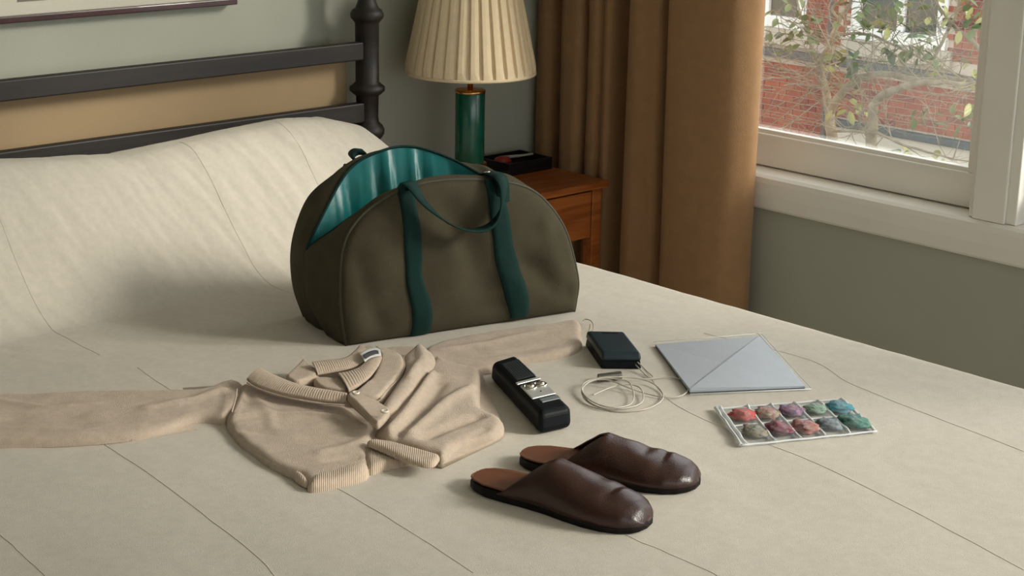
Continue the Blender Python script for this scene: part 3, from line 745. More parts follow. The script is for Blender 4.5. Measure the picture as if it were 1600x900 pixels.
# piping and zip edges
G().tube([bagw(p) for p in front], .0026, 8).mk('piping', M['canvas_trim'], bag)
G().tube([bagw(p) for p in back], .0026, 8).mk('piping', M['canvas_trim'], bag)
G().tube([bagw(p)+Vector((0, 0, .001)) for p in lf[i0:i1+1]], .0024, 8).mk('zip_tape', M['webbing'], bag)
G().tube([bagw(p)+Vector((0, 0, .001)) for p in lb[i0:i1+1]], .0024, 8).mk('zip_tape', M['webbing'], bag)
G().tube([bagw(p) for p in lf[i1:NS]], .003, 8).mk('closed_zip', M['webbing'], bag)
zp = bagw(lf[i1]); g = G(); g.tube([zp+Vector((0, 0, .004)), zp+BU*.010+Vector((0, 0, .006))], .004, 8); g.tube([zp+BU*.008+Vector((0, 0, .006)), zp+BU*.022-BN*.012+Vector((0, 0, -.004))], .0022, 6)
g.mk('zip_slider', M['steel'], bag)
# straps sewn on the front
def sewn(nm, Lp, Rp):
    a = resample(cr_spline(Lp, 6), 40); b = resample(cr_spline(Rp, 6), 40); rows = []
    for i in range(40):
        pts = np.array([a[i]*(1-t)+b[i]*t for t in (0, .02, .25, .5, .75, .98, 1)])
        bb = bulge(pts)
        hs = (.0005, .0035, .0042, .0042, .0042, .0035, .0005)
        rows.append([bw3(p[0], p[1], -(x+h)) for p, x, h in zip(pts, bb, hs)])
    o = G().grid(rows).mk(nm, M['webbing'], bag)
    return o
sewn('strap', [(0.092,0.27),(0.092,0.248),(0.095,0.194),(0.101,0.116),(0.11,0.057),(0.114,0.002)], [(0.119,0.27),(0.12,0.229),(0.127,0.182),(0.132,0.107),(0.145,0.059),(0.149,0.002)])
sewn('strap', [(0.253,0.26),(0.256,0.218),(0.26,0.17),(0.268,0.122),(0.287,0.067),(0.307,0.008)], [(0.284,0.25),(0.291,0.207),(0.299,0.155),(0.315,0.108),(0.334,0.056),(0.341,0.007)])
# front handle: ribbon drooping over the front
def ribbon(nm, cen, half, m=None, th=.003, parent=None):
    c_ = resample(cr_spline(cen, 8), 60); h_ = resample(cr_spline(half, 8), 60)
    rows = [[Vector(c_[i])-Vector(h_[i]), Vector(c_[i]), Vector(c_[i])+Vector(h_[i])] for i in range(60)]
    return solid(G().grid(rows).mk(nm, m or M['webbing'], parent or bag), th, 0)
HC = [(0.092,-0.022,0.263),(0.097,-0.026,0.273),(0.105,-0.034,0.266),(0.117,-0.045,0.245),(0.141,-0.05,0.22),(0.173,-0.052,0.197),(0.21,-0.05,0.185),(0.238,-0.048,0.187),(0.258,-0.045,0.201),(0.269,-0.042,0.224),(0.275,-0.034,0.25),(0.273,-0.02,0.265),(0.273,0.005,0.265)]
HC = [bw3(u, w_, v) for u, v, w_ in HC]
hw = [BU*.010+BN*.003, BU*.011+BN*.006, BU*.008+BN*.011, BU*.004+BN*.013, BN*.014, BN*.014, BN*.014, BN*.014, BN*.014-BU*.002, BN*.013-BU*.004, BN*.010+BU*.007, BU*.012+BN*.003, BU*.012]
ribbon('handle', HC, hw)
# straps coming over the rim
ribbon('strap_end', [bw3(*q) for q in ((.118, .262, -.004), (.113, .268, -.016), (.108, .258, -.024))], [BU*.011]*3)
ribbon('strap_end', [bw3(*q) for q in ((.278, .250, .06), (.283, .262, .02), (.283, .255, -.012), (.283, .22, -.019))], [BU*.0125]*4)
HB = [(0.104,0.185,0.267),(0.103,0.2,0.274),(0.114,0.205,0.279),(0.123,0.19,0.28)]
ribbon('back_handle', [bw3(u, w_, v) for u, v, w_ in HB], [BN*.018+BU*.004]*4, th=.005)
ribbon('back_handle', [bw3(.09, .26, .20), bw3(.10, .20, .215), bw3(.16, .14, .22), bw3(.24, .14, .22), bw3(.29, .19, .215), bw3(.30, .24, .20)], [BU*.003+BN*.004]*6)

# ---------------------------------------------------------------- cardigan
card = thing('cardigan', (1.62, 1.95, .62), 'camel knitted cardigan laid out with one sleeve stretched to the left', 'cardigan')
KM = M['knit']
def P(nm, pts, H, r=.010, base=.62, rd=(), m=None, drop=.0, par=None, **k):
    k.setdefault('nz', .0022); k.setdefault('nsc', 24.); k.setdefault('step', .005)
    return panel(nm, pts, r, H, m or KM, par or card, base=base, ridges=rd, drop=drop, seed=len(nm)+H*100, **k)
P('left_sleeve', [(1.0726,2.3875),(1.1232,2.3669),(1.1663,2.3302),(1.2095,2.2934),(1.2659,2.2605),(1.3183,2.2197),(1.3709,2.1787),(1.4093,2.1537),(1.4445,2.1628),(1.4688,2.162),(1.4715,2.132),(1.4322,2.0809),(1.3938,2.0472),(1.3548,2.0165),(1.348,2.0293),(1.3365,2.0498),(1.3116,2.0535),(1.2736,2.0446),(1.2325,2.0461),(1.176,2.0714),(1.1241,2.1028),(1.0696,2.1464),(1.0274,2.1761),(0.9878,2.2102)], .013, .014,
  rd=[([(1.1474,2.2941),(1.1806,2.2221),(1.2453,2.1886)], .003, .008), ([(1.2931,2.126),(1.3611,2.1118),(1.4193,2.1223)], .005, .010), ([(1.0912,2.1872),(1.1674,2.1084),(1.2462,2.0679)], .003, .008), ([(1.1261,2.2156),(1.1992,2.1636)], -.003, .012)])
P('left_cuff', [(1.0751,2.3928),(1.0349,2.4346),(0.9449,2.2471),(0.9856,2.2056)], .011, .01, m=M['rib'])
P('right_sleeve', [(1.7813,2.0861),(1.8431,2.1013),(1.8815,2.0966),(1.9312,2.0874),(1.9819,2.0781),(2.0393,2.0588),(2.0848,2.05),(2.1037,2.0391),(2.0865,2.0143),(2.0497,1.9783),(2.0109,1.9371),(1.9798,1.9228),(1.9494,1.922),(1.9138,1.9303),(1.8769,1.9443),(1.8272,1.9438),(1.7748,1.9467),(1.7201,1.9605)], .012, .012,
  rd=[([(1.8051,2.0579),(1.884,2.036),(1.9931,2.0271)], .003, .010), ([(1.8138,1.9898),(1.9089,1.9703),(2.0049,1.9476)], -.002, .012)])
P('body_back', [(1.4955,2.0724),(1.5664,2.119),(1.6335,2.1243),(1.7176,2.148),(1.7909,2.1218),(1.8123,2.0503),(1.802,1.9646),(1.7506,1.9022),(1.6674,1.8207),(1.5814,1.7877),(1.4691,1.7676),(1.4365,1.8119),(1.4604,1.9615)], .010, .012)
P('hem_under', [(1.4489,1.8202),(1.4726,1.7998),(1.4842,1.7443),(1.4642,1.7234),(1.4175,1.7325),(1.3846,1.7303)], .012, .010, m=M['rib'])
P('left_front', [(1.3518,2.0153),(1.4024,2.0692),(1.4561,2.1299),(1.4731,2.1272),(1.4748,2.1062),(1.4803,2.0515),(1.4994,1.9975),(1.5254,1.9568),(1.521,1.924),(1.5069,1.8825),(1.4979,1.8451),(1.4578,1.8057),(1.4284,1.7791),(1.4058,1.7483),(1.3801,1.7246),(1.3391,1.7302),(1.2995,1.738),(1.3045,1.7571),(1.3129,1.7796),(1.3074,1.7934),(1.3072,1.8148),(1.3066,1.8461),(1.3144,1.8868),(1.3241,1.9403)], .013, .013,
  rd=[([(1.3502,2.0125),(1.3959,1.9982),(1.4467,1.9584),(1.4806,1.9116)], .0055, .007), ([(1.3429,1.9702),(1.3681,1.9282)], -.003, .01), ([(1.3742,1.8177),(1.4192,1.8113),(1.4779,1.8205)], .004, .010), ([(1.3666,1.7864),(1.4079,1.7759)], -.004, .008), ([(1.4431,2.0646),(1.4116,1.9885),(1.3837,1.9421)], .003, .008), ([(1.4525,2.1026),(1.4119,2.0612),(1.3572,2.0066)], .003, .006)])
P('left_hem', [(1.3092,1.7989),(1.3205,1.8013),(1.3215,1.7883),(1.3157,1.7693),(1.3048,1.7492),(1.2984,1.7518),(1.3,1.768)], .008, .007, base=.622, m=M['rib'])
P('hem_band', [(1.2915,1.7356),(1.3055,1.7556),(1.3209,1.7661),(1.3626,1.7604),(1.4075,1.7588),(1.4003,1.7402),(1.3776,1.7202),(1.3347,1.7245)], .015, .013, m=M['rib'])
def collar_band(nm, p1, p2, z1, z2, ribn, n=200, arch=.003, th=.004):
    return strip(nm, [(x, y, z1) for x, y in p1], [(x, y, z2) for x, y in p2], M['knit_dark'], card, n=n, th=th, arch=arch, rib=.0006, ribn=ribn, across=9)
collar_band('neck_band', [(1.4552,2.1047),(1.45,2.0742),(1.4531,2.0299),(1.4683,1.9872),(1.4866,1.9495),(1.5052,1.9264)], [(1.4928,2.1208),(1.4895,2.0799),(1.4904,2.0325),(1.4999,1.9977),(1.5127,1.9679),(1.5215,1.9455)], .645, .650, 46)
collar_band('neck_band', [(1.5453,2.0481),(1.5705,2.0426),(1.5987,2.0389),(1.6292,2.0456),(1.6651,2.0696)], [(1.5604,2.0807),(1.5864,2.071),(1.613,2.065),(1.6464,2.0831),(1.6681,2.0991)], .648, .656, 34)
collar_band('neck_band', [(1.5342,1.9571),(1.5594,1.966),(1.5985,1.9871),(1.6383,2.0175),(1.6708,2.0479)], [(1.5655,2.0234),(1.5837,2.0199),(1.6098,2.026),(1.6439,2.0464),(1.6758,2.07)], .648, .652, 24)
P('collar_point', [(1.5034,2.076),(1.5322,2.0955),(1.5817,2.1321),(1.5762,2.1116),(1.5618,2.0664),(1.5477,2.0463),(1.5227,2.0438),(1.4988,2.0407)], .010, .006, base=.640, drop=.018, sm=1, m=M['knit_dark'], step=.004)
P('placket_tab', [(1.5337,2.0458),(1.5463,2.043),(1.5685,2.0084),(1.5388,1.9645),(1.5286,1.9731),(1.514,2.0007)], .008, .004, base=.640, drop=.012, sm=1, m=M['knit_dark'], step=.004)
P('neck_lining', [(1.6678,2.102),(1.6938,2.1149),(1.7037,2.0978),(1.6818,2.0645),(1.6464,2.0274),(1.6311,2.0321),(1.6378,2.0595)], .012, .008, base=.640, drop=.015)
# right front folded over in a big wedge
P('right_yoke', [(1.6974,2.1031),(1.71,2.1056),(1.7124,2.073),(1.7095,2.041),(1.6837,2.004),(1.6473,1.9697),(1.5996,1.9396),(1.5566,1.9082),(1.5416,1.9135),(1.5308,1.9301),(1.5279,1.9475),(1.554,1.9592),(1.6001,1.9859),(1.6464,2.0274),(1.6761,2.0608)], .012, .007, base=.638, drop=.015, rd=[([(1.5364,1.9553),(1.5815,1.9705)], .002, .005)])
P('shoulder_puff', [(1.708,2.0423),(1.7407,2.0622),(1.7633,2.0651),(1.7648,2.0463),(1.7568,2.0182),(1.7328,1.9875),(1.6927,1.9594),(1.6289,1.9147),(1.5559,1.8647),(1.5124,1.8483),(1.5326,1.8846),(1.607,1.941),(1.6641,1.9837)], .016, .014, base=.634, drop=.012, rd=[([(1.7546,2.0549),(1.7159,2.0018),(1.6407,1.9436)], .006, .008)])
P('right_front', [(1.7782,2.0397),(1.7707,2.0031),(1.7751,1.9698),(1.7848,1.9324),(1.7475,1.8989),(1.7018,1.8518),(1.6604,1.8049),(1.6592,1.7841),(1.6588,1.763),(1.645,1.7359),(1.6231,1.7166),(1.5994,1.7098),(1.5673,1.7174),(1.5376,1.7164),(1.5055,1.6988),(1.4786,1.6841),(1.4877,1.7078),(1.4822,1.7284),(1.4815,1.7548),(1.4758,1.7826),(1.4723,1.8022),(1.4735,1.8179),(1.4825,1.8304),(1.499,1.8435),(1.5526,1.8753),(1.6212,1.9205),(1.6882,1.9693),(1.7384,2.0092)], .013, .014,
  rd=[([(1.4444,1.7791),(1.5415,1.8403),(1.696,1.9542)], .010, .007), ([(1.5057,1.7835),(1.6368,1.8511),(1.7051,1.8701)], .007, .009), ([(1.5143,1.7592),(1.581,1.7711),(1.6279,1.7738)], -.007, .010), ([(1.4821,1.6883),(1.5584,1.708),(1.6047,1.6988)], .008, .010), ([(1.4655,1.7743),(1.5714,1.8328),(1.6781,1.9128)], -.005, .007), ([(1.5347,1.7149),(1.6,1.7269)], -.004, .006)], base=.626, drop=.005)
P('right_cuff', [(1.4326,1.7927),(1.4486,1.7985),(1.4641,1.7754),(1.47,1.7411),(1.4776,1.7122),(1.4827,1.6888),(1.4509,1.6667),(1.4398,1.6762),(1.4346,1.6991),(1.4344,1.7367),(1.4349,1.7648)], .006, .008, base=.637, drop=.001, m=M['rib'])
# button placket
P('placket', [(1.5086,1.9305),(1.5223,1.9373),(1.5274,1.9182),(1.5258,1.8793),(1.5205,1.8409),(1.4871,1.8174),(1.4656,1.8052),(1.4705,1.8213),(1.4844,1.8542),(1.4917,1.8868)], .006, .004, base=.652, drop=.005, sm=2, m=M['knit_dark'], step=.004)
for (bx, by) in [(1.507,1.906),(1.4891,1.8184)]:
    bt_ = G().lathe([(.0005, .6665), (.0030, .6665), (.0040, .6675), (.0052, .6680), (.0058, .6668), (.0058, .6655), (.0045, .6640), (.0005, .6635)], bx, by, 20); bt_.mk('button', M['button'], card)
# seams
def kseam(pts, z, r=.0012): G().tube([(p[0], p[1], z) for p in resample(cr_spline(pts, 6), 30)], r, 6).mk('knit_seam', M['knit_dark'], card)
kseam([(1.4251,2.088),(1.399,2.0536),(1.3615,2.0092)], .6425)
kseam([(1.4402,2.083),(1.437,2.0475),(1.4436,2.0007),(1.4623,1.9481),(1.4893,1.9106)], .650)
kseam([(1.7075,2.0385),(1.6741,1.9956),(1.6312,1.9595),(1.5893,1.933),(1.5534,1.9072)], .6455, .0010)
# neck label with small dark woven mark
LB = [(1.637,2.0584,0.662),(1.6675,2.0629,0.664),(1.6662,2.0422,0.662),(1.6586,2.0392,0.657),(1.649,2.0511,0.655),(1.6307,2.0411,0.652)]
lab = strip('neck_label', [(1.6284,2.0493,0.664),(1.6463,2.0556,0.666),(1.6623,2.0549,0.666),(1.6669,2.0463,0.664)], [(1.6258,2.0334,0.655),(1.6399,2.0383,0.657),(1.6535,2.0393,0.657),(1.6635,2.039,0.656)], M['label'], card, n=20, th=.0008)
strip('woven_mark', [(1.6254,2.0375,0.6655),(1.6386,2.0413,0.667),(1.6522,2.0424,0.667),(1.6576,2.0396,0.6655)], [(1.626,2.032,0.6605),(1.6391,2.0357,0.662),(1.6512,2.038,0.662),(1.6569,2.0372,0.661)], M['ink'], lab, n=14, th=.0005)

# ---------------------------------------------------------------- slippers
def slipper(nm, heel, toe, side, label, hk=1.):
    """side = +1: inner (straight) edge on +n side"""
    Hh = Vector((*heel, .62)); Tt = Vector((*toe, .62)); t = (Tt-Hh); L_ = t.length; t.normalize(); n = Vector((-t.y, t.x, 0))
    root = thing(nm, (Hh+Tt)/2, label, 'slipper', 'pair of brown leather slippers')
    S = [0, .006, .02, .06, .13, .25, .38, .5, .62, .74, .84, .92, .97, .99, 1.]
    W1 = [0, .010, .017, .027, .034, .036, .037, .041, .047, .051, .049, .041, .029, .019, 0]   # outer half width
    W2 = [0, .010, .017, .026, .033, .034, .033, .035, .040, .043, .041, .034, .024, .016, 0]
    def wid(s, o_): return float(np.interp(s, S, W1 if o_ else W2))*1.0
    ss = [.5-.5*math.cos(PI*i/90) for i in range(91)]
    def pt(s, a, z): return Hh + t*(s*L_) + n*a + Vector((0, 0, z))
    def side_a(s, k): # k -1..1
        return (wid(s, True)*k if k*side < 0 else wid(s, False)*k)
    # sole
    lo = [pt(s, side_a(s, -1), 0) for s in ss] + [pt(s, side_a(s, 1), 0) for s in ss[-2:0:-1]]
    n_ = len(lo); g = G()
    rings = []
    for (zz, k) in ((.0, .95), (.003, 1.0), (.010, 1.0), (.0135, .985)):
        cen = pt(.5, 0, 0); rings.append([Vector((cen.x+(p.x-cen.x)*k, cen.y+(p.y-cen.y)*k, .62+zz)) for p in lo])
    g.grid(rings, closed=True); g.add(rings[0], [tuple(range(n_))]); g.add(rings[-1], [tuple(range(n_))])
    g.mk('sole', M['sole'], root)
    rows = []
    for s in ss[1:-1]:
        rows.append([pt(s*.935+.002, side_a(s*.935+.002, k)*.965, .0142+.0018*abs(k)**4) for k in np.linspace(-1, 1, 13)])
    ins_ = G().grid(rows).mk('insole', M['insole'], root); solid(ins_, .0015, -1)
    # upper
    def hgt(s):
        return float(np.interp(s, [0, .25, .44, .475, .56, .66, .74, .82, .88, .93, .965, .985, 1.], [.02, .034, .060, .0640, .0575, .0505, .0455, .041, .038, .0335, .027, .019, .008]))
    rows = []
    NSs = 46
    for i in range(NSs):
        q = i/(NSs-1); row_ = []
        for k in range(33):
            th = -1+2*k/32                    # -1..1 across
            s0 = .475 - (.275 if th*side < 0 else .255)*abs(th)**1.0
            s = s0+(1-s0)*(1-(1-q)**1.35)
            s = min(s, .9975)
            a = math.sin(th*PI/2); c = math.cos(th*PI/2)
            sq = .86
            hh = .010+(hgt(s)-.010)*hk
            z_ = .010+(hh-.010)*(abs(c)**sq)
            fl = 1.0+.05*c
            aa = side_a(s, 1 if a > 0 else -1)*abs(a)**.92*1.03*fl
            crease = -.0016*math.exp(-((s-.80)/.018)**2)*c - .0022*math.exp(-((s-.70)/.03)**2)*c*(.5+.5*math.sin(th*5+side)) + .0020*math.exp(-((s-.84)/.03)**2)*c*math.sin(th*6+1)
            crease += .0022*noise.noise(Vector((s*9, th*2.2, side*3)))*c
            row_.append(pt(s+.0, aa, z_+crease))
        rows.append(row_)
    u_ = G().grid(rows).mk('upper', M['leather'], root); solid(u_, .0022, -1)
    # row of small embossed strokes on the insole
    for k in range(5):
        s = .205+.03*k; g = G().tube([pt(s, -.011, .0152), pt(s+.004, .007, .0152)], .0006, 5); g.mk('embossed_mark', M['insole_mark'], root)
    return root
M['insole_mark'] = mat('faded_gilt', (.30, .16, .07), .4)
slipper('slipper', [(1.4822,1.6217)][0], [(1.5418,1.3638)][0], -1, 'brown leather slipper nearest the camera, in front of the other slipper')
slipper('slipper', [(1.5816,1.6368)][0], [(1.7035,1.4156)][0], 1, 'brown leather slipper lying behind the nearer one', .88)

# ---------------------------------------------------------------- hand-held recorder
def frame4(q):  # four top corners (xy) far-left, far-right, near-right, near-left
    return [Vector((x, y, 0)) for x, y in q]
def prism(nm, q, z0, z1, m, parent, infl=.0, b=.003, seg=3, top_in=0.):
    q = frame4(q); c = sum(q, Vector())/4; bot = [c+(p-c)*(1+infl) for p in q]; top = [c+(p-c)*(1-top_in) for p in q]
    V = [Vector((p.x, p.y, z0)) for p in bot]+[Vector((p.x, p.y, z1)) for p in top]
    o = mk(nm, V, [(3,2,1,0),(4,5,6,7),(0,1,5,4),(1,2,6,5),(2,3,7,6),(3,0,4,7)], m, parent, smooth=False)
    bev(o, b, seg, 30); return o
DQ = [(1.7819,1.9133),(1.8364,1.9157),(1.7306,1.6865),(1.6745,1.6954)]
rec = thing('voice_recorder', (1.76, 1.81, .62), 'black hand held recorder with silver control panel beside the cardigan', 'recorder')
prism('body', DQ, .6205, .654, M['black'], rec, .04, .010, 5)
fl, fr_, nr, nl = frame4(DQ)
def dq(a, b, z):  # a across 0..1 left-right, b along 0..1 far-near
    p = (fl*(1-a)+fr_*a)*(1-b)+(nl*(1-a)+nr*a)*b; return Vector((p.x, p.y, z))
def dquad(nm, a0, a1, b0, b1, z0, z1, m, b=.001, par=None):
    return prism(nm, [dq(a0, b0, 0)[:2], dq(a1, b0, 0)[:2], dq(a1, b1, 0)[:2], dq(a0, b1, 0)[:2]], z0, z1, m, par or rec, 0, b, 2)
dquad('speaker_grille', .22, .90, .10, .42, .653, .6546, M['grille'])
gr = G()
for i in range(7):
    for j in range(14):
        c = dq(.28+.56*i/6, .13+.26*j/13, .6546); gr.lathe([(.0011, .6545), (.0008, .6550)], c.x, c.y, 6)
gd = gr.mk('grille_dots', M['black'], rec); gd['kind'] = 'stuff'
dquad('silver_bar', .10, .95, .462, .498, .653, .6553, M['silver'])
cp = dquad('control_panel', .14, .93, .535, .775, .653, .6556, M['silver'], .004)
for a in (.36, .72):
    c = dq(a, .60, 0); G().lathe([(.0112, .6552), (.0115, .6565), (.0100, .6582), (.0080, .6575), (.0075, .6562)], c.x, c.y, 28).mk('dial_ring', M['steel'], cp)
    G().lathe([(.0070, .6560), (.0070, .6585), (.0055, .6600), (.0005, .6606)], c.x, c.y, 24).mk('dial', M['steel'], cp)
c = dq(.56, .70, 0); G().lathe([(.0012, .6554), (.0010, .6566)], c.x, c.y, 10).mk('indicator', M['black'], cp)
dquad('grey_key', .32, .92, .80, .86, .653, .6553, M['grey_key'])


# ---------------------------------------------------------------- small box, lanyard, cable
BQ = [(2.0243,1.9421),(2.0692,1.8997),(2.0066,1.8045),(1.9606,1.8455)]
pw = thing('charger_box', (2.02, 1.88, .62), 'small dark blue-black plastic box with a cord loop at two corners', 'charger')
prism('case_top', BQ, .634, .648, M['teal_black'], pw, .06, .0045, 4)
prism('case_base', BQ, .6205, .6355, M['black'], pw, .055, .0025, 3)
fl, fr_, nr, nl = frame4(BQ)
dquad('slot', .36, .80, .07, .13, .6475, .6483, M['black'], .0004, par=pw)
def cable(nm, pts, r=.0011, m=None, parent=None, n=14):
    return G().tube(cr_spline(pts, n), r, 8).mk(nm, m or M['cable'], parent)
cable('cord_loop', [(2.0595,1.9639,0.634),(2.0816,1.9822,0.632),(2.1065,2.0078,0.629),(2.1182,2.0269,0.628),(2.1174,2.0369,0.627),(2.1117,2.0359,0.626)], .0009, mat('cord_tan', (.42, .33, .22), .7), pw)
cable('cord_loop', [(2.0578,1.9726,0.63),(2.0806,1.9903,0.628),(2.1048,2.0122,0.626)], .0009, mat('cord_tan_b', (.42, .33, .22), .7), pw)
cable('cord_tail', [(2.0015,1.8059,0.632),(1.9977,1.7912,0.629),(1.9946,1.7757,0.624),(1.9882,1.7602,0.623)], .0011, M['cable'], pw)
cable('cord_tail', [(1.9985,1.8071,0.628),(1.9918,1.7911,0.626),(1.9859,1.7745,0.623),(1.9811,1.7618,0.622)], .0010, M['cable'], pw)
cb = thing('coiled_cable', (1.92, 1.83, .62), 'thin pale coiled cable with a grey plug lying beside the black box', 'cable')
cable('cable', [(1.8384,1.7462,0.63),(1.873,1.7551,0.628),(1.9018,1.7579,0.627),(1.9208,1.7459,0.628),(1.9232,1.7279,0.627),(1.9071,1.7063,0.625),(1.884,1.6877,0.624),(1.8617,1.6841,0.623),(1.8351,1.692,0.623),(1.8209,1.7115,0.623),(1.8247,1.742,0.624),(1.8432,1.7724,0.626),(1.8633,1.7909,0.628),(1.8819,1.7953,0.63),(1.9024,1.7902,0.631),(1.9191,1.7758,0.63),(1.9253,1.7542,0.629),(1.9061,1.7268,0.627),(1.883,1.7039,0.626),(1.8574,1.688,0.626),(1.8288,1.6902,0.627),(1.8195,1.713,0.627),(1.8274,1.7476,0.627),(1.8481,1.7802,0.628),(1.8722,1.7955,0.63),(1.8964,1.7914,0.632),(1.92,1.7795,0.632),(1.9472,1.7638,0.629),(1.9592,1.7366,0.625),(1.9442,1.7015,0.623),(1.9185,1.6771,0.623),(1.8874,1.6659,0.623),(1.8566,1.6663,0.623),(1.829,1.6861,0.622),(1.8215,1.7147,0.622),(1.8245,1.7459,0.623),(1.8438,1.7758,0.626),(1.8664,1.7885,0.63),(1.8904,1.7884,0.632),(1.9049,1.772,0.631),(1.9075,1.7335,0.628),(1.9173,1.709,0.624),(1.9288,1.6798,0.623),(1.9497,1.6696,0.623),(1.9767,1.6777,0.623),(1.9996,1.6978,0.623),(2.0114,1.7241,0.623),(2.0014,1.7449,0.623),(1.9751,1.755,0.623),(1.9537,1.7696,0.625),(1.9327,1.7804,0.63)], .0011, M['cable'], cb)
pb = [(1.9126,1.8097),(1.9534,1.7957),(1.9423,1.7825),(1.9021,1.7983)]
prism('plug', pb, .6225, .6315, M['plug'], cb, 0, .002, 2)
# ---------------------------------------------------------------- silver envelope
EQ = [(2.1084,1.864),(2.2721,1.7746),(2.1267,1.5668),(1.9732,1.6698)]
env = thing('silver_sleeve', (2.12, 1.72, .62), 'flat silver grey folded packet in a clear sleeve lying on the bed', 'packet')
e0, e1, e2, e3 = [Vector((x, y, 0)) for x, y in EQ]
def epr(nm, pts, z0, z1s, m, b=0.0006):
    V = [Vector((p.x, p.y, z0)) for p in pts]+[Vector((p.x, p.y, z)) for p, z in zip(pts, z1s)]; k = len(pts)
    o = mk(nm, V, [tuple(range(k))[::-1], tuple(range(k, 2*k))]+[(i, (i+1) % k, (i+1) % k+k, i+k) for i in range(k)], m, env, smooth=False); bev(o, b, 2, 20); return o
epr('dark_backing', [e0, e1, e2, e3], .6205, [.6235]*4, M['dark_card'])
epr('packet', [e0, e1, e2, e3], .6235, [.6262, .6285, .6255, .6285], M['envelope'])
epr('folded_flap', [e1*.995+e3*.005, e2, e3*.99+e1*.01], .626, [.6300, .6265, .6300], M['envelope'])
cs = [Vector((x, y, 0)) for x, y in [(2.1145,1.8738),(2.2846,1.7818),(2.1318,1.5581),(1.9686,1.6656)]]
epr('clear_sleeve', cs, .6203, [.6222, .6240, .6215, .6230], M['plastic'])
for a, b, z1_, z2_ in ((1, 2, .629, .624), (2, 3, .623, .623), (0, 1, .6262, .629)):
    G().tube([Vector((cs[a].x, cs[a].y, z1_)), Vector((cs[b].x, cs[b].y, z2_))], .0008 if a else .0006, 6).mk('sleeve_edge', M['plastic_edge'], env)
g = G(); q1 = cs[1].lerp(cs[0], .03); q2 = cs[2].lerp(cs[3], .05)
g.tube([Vector((q1.x, q1.y, .630)), Vector((q2.x, q2.y, .6255))], .0008, 6); g.mk('sleeve_edge', M['plastic_edge'], env)

# ---------------------------------------------------------------- clear pocket tray with ten coloured bundles
TQ = [Vector((x, y, 0)) for x, y in [(1.9474,1.5965),(2.1309,1.4969),(2.0536,1.3794),(1.8573,1.4727)]]
def tq(a, b, z): p = (TQ[0]*(1-a)+TQ[1]*a)*(1-b)+(TQ[3]*(1-a)+TQ[2]*a)*b; return Vector((p.x, p.y, z))
tr = thing('pocket_sheet', tq(.5, .5, .62), 'clear plastic sheet of ten welded pockets holding coloured bundles', 'organiser')
ca = [.06, .245, .43, .615, .80, .985]; rb_ = [.05, .50, .94]
def pocket(i, j):
    a0, a1 = ca[i]+.008, ca[i+1]-.008; b0, b1 = rb_[j]+.015, rb_[j+1]-.015; rows = []
    for u in np.linspace(0, 1, 13):
        row_ = []
        for v in np.linspace(0, 1, 13):
            e = (math.sin(PI*u)**.45)*(math.sin(PI*v)**.45)
            z = .6225+.0105*e+.0012*noise.noise(Vector((u*4+i*3, v*4+j*5, 1)))*e
            row_.append(tq(a0+(a1-a0)*u, b0+(b1-b0)*v, z))
        rows.append(row_)
    G().grid(rows).mk('pocket', M['plastic'], tr)
G().add([tq(0, 0, .6204), tq(1, 0, .6204), tq(1, 1, .6204), tq(0, 1, .6204), tq(0, 0, .6210), tq(1, 0, .6210), tq(1, 1, .6210), tq(0, 1, .6210)], [(0,3,2,1),(4,5,6,7),(0,1,5,4),(1,2,6,5),(2,3,7,6),(3,0,4,7)]).mk('backing_sheet', M['plastic'], tr, smooth=False)
for i in range(5):
    for j in range(2): pocket(i, j)
for i, a in enumerate([0., .035]+ca[1:]):
    pts = [tq(a+.004*math.sin(k*2.3+i), b, .6275+.0008*math.sin(k*3+i)+(.001 if i < 2 else 0)) for k, b in enumerate(np.linspace(0, 1, 9))]
    L1 = [p+Vector((0, 0, 0)) for p in pts]; d = (TQ[1]-TQ[0]).normalized()*.0024
    strip('welded_rib', [p-d+Vector((0, 0, -.004)) for p in L1], [p+d+Vector((0, 0, -.004)) for p in L1], M['plastic_edge'], tr, n=20, th=.0008, arch=.0030, across=5)
for b in (0., .50, 1.):
    pts = [tq(a, b+.006*math.sin(k*1.9+b*3), .6245) for k, a in enumerate(np.linspace(0, 1, 13))]; d = (TQ[3]-TQ[0]).normalized()*.0014
    strip('welded_rib', [p-d+Vector((0, 0, -.002)) for p in pts], [p+d+Vector((0, 0, -.002)) for p in pts], M['plastic_edge'], tr, n=30, th=.0007, arch=.002, across=4)
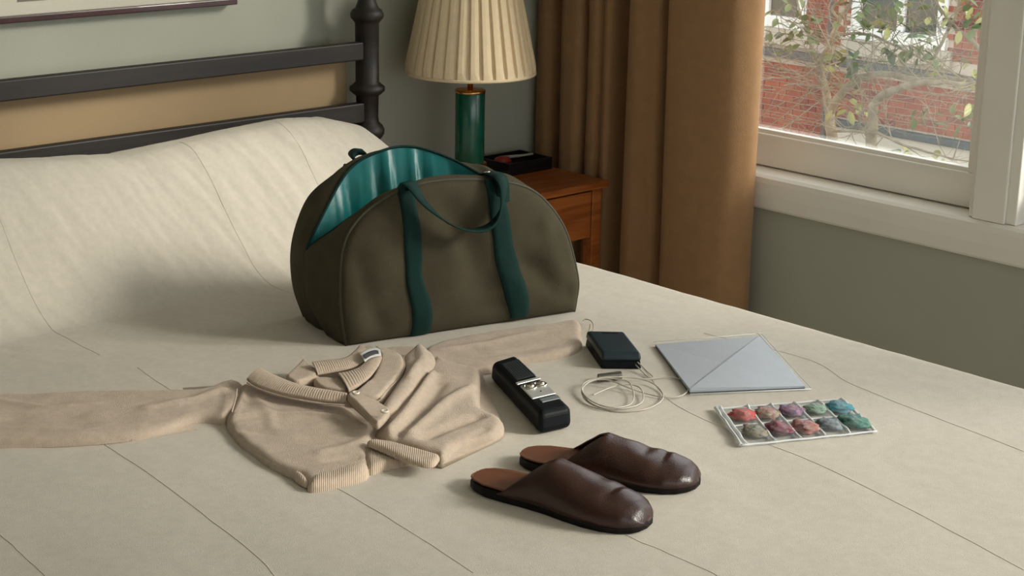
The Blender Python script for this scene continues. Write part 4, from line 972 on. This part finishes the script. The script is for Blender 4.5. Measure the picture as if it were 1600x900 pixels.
BC = [(0, 0, (.42, .03, .025), (.62, .10, .07), 'bright red bundle in the left end pocket, far row', 1.0),
      (1, 0, (.38, .06, .05), (.40, .42, .28), 'red and pale green bundle second from left, far row', .95),
      (2, 0, (.42, .09, .08), (.10, .14, .34), 'red and blue bundle in the middle pocket, far row', 1.),
      (3, 0, (.13, .30, .20), (.36, .48, .36), 'pale green bundle second from right, far row', .85),
      (4, 0, (.02, .20, .27), (.06, .34, .40), 'turquoise blue bundle in the right end pocket, far row', 1.),
      (0, 1, (.10, .10, .09), (.38, .32, .18), 'dark grey and straw bundle in the left end pocket, near row', 1.),
      (1, 1, (.34, .05, .08), (.16, .08, .12), 'crimson bundle second from left, near row', 1.1),
      (2, 1, (.32, .06, .06), (.50, .26, .20), 'wine red bundle with pale strands, middle pocket, near row', 1.1),
      (3, 1, (.08, .12, .15), (.28, .34, .36), 'slate grey bundle second from right, near row', 1.),
      (4, 1, (.02, .13, .14), (.12, .34, .22), 'dark teal and green bundle in the right end pocket, near row', 1.15)]
ax = math.atan2((TQ[1]-TQ[0]).y, (TQ[1]-TQ[0]).x)
for n_, (i, j, c1, c2, lb_, sc) in enumerate(BC):
    mm = mat('bundle_dye', tuple(c**1.15 for c in c1), .6, var=1., vscale=130, col2=tuple(c*.8 for c in c2), bump=.6, bscale=260)
    c = tq((ca[i]+ca[i+1])/2+.004, (rb_[j]+rb_[j+1])/2, .6272)
    o = thing('coloured_bundle', (c.x, c.y, .6212), lb_, 'bundle', 'coloured bundles in the clear pockets')
    blob('core', (c.x, c.y, .6262), 0.0172*sc, mm, o, sq=(1.0, 1.3, .30), nzz=.5, seed=n_*7.3, rz=ax)
    for s_ in range(4):
        aa = ax+.5*s_+n_; r0 = .010*sc; pts = []
        for k in range(9):
            q = 2*PI*k/8; pts.append((c.x+(r0*math.cos(q))*math.cos(aa)-(.6*r0*math.sin(q))*math.sin(aa), c.y+(r0*math.cos(q))*math.sin(aa)+(.6*r0*math.sin(q))*math.cos(aa), .6285+.0012*math.sin(q*2+s_)))
        G().tube(pts, .0012, 5).mk('strand', mm, o)
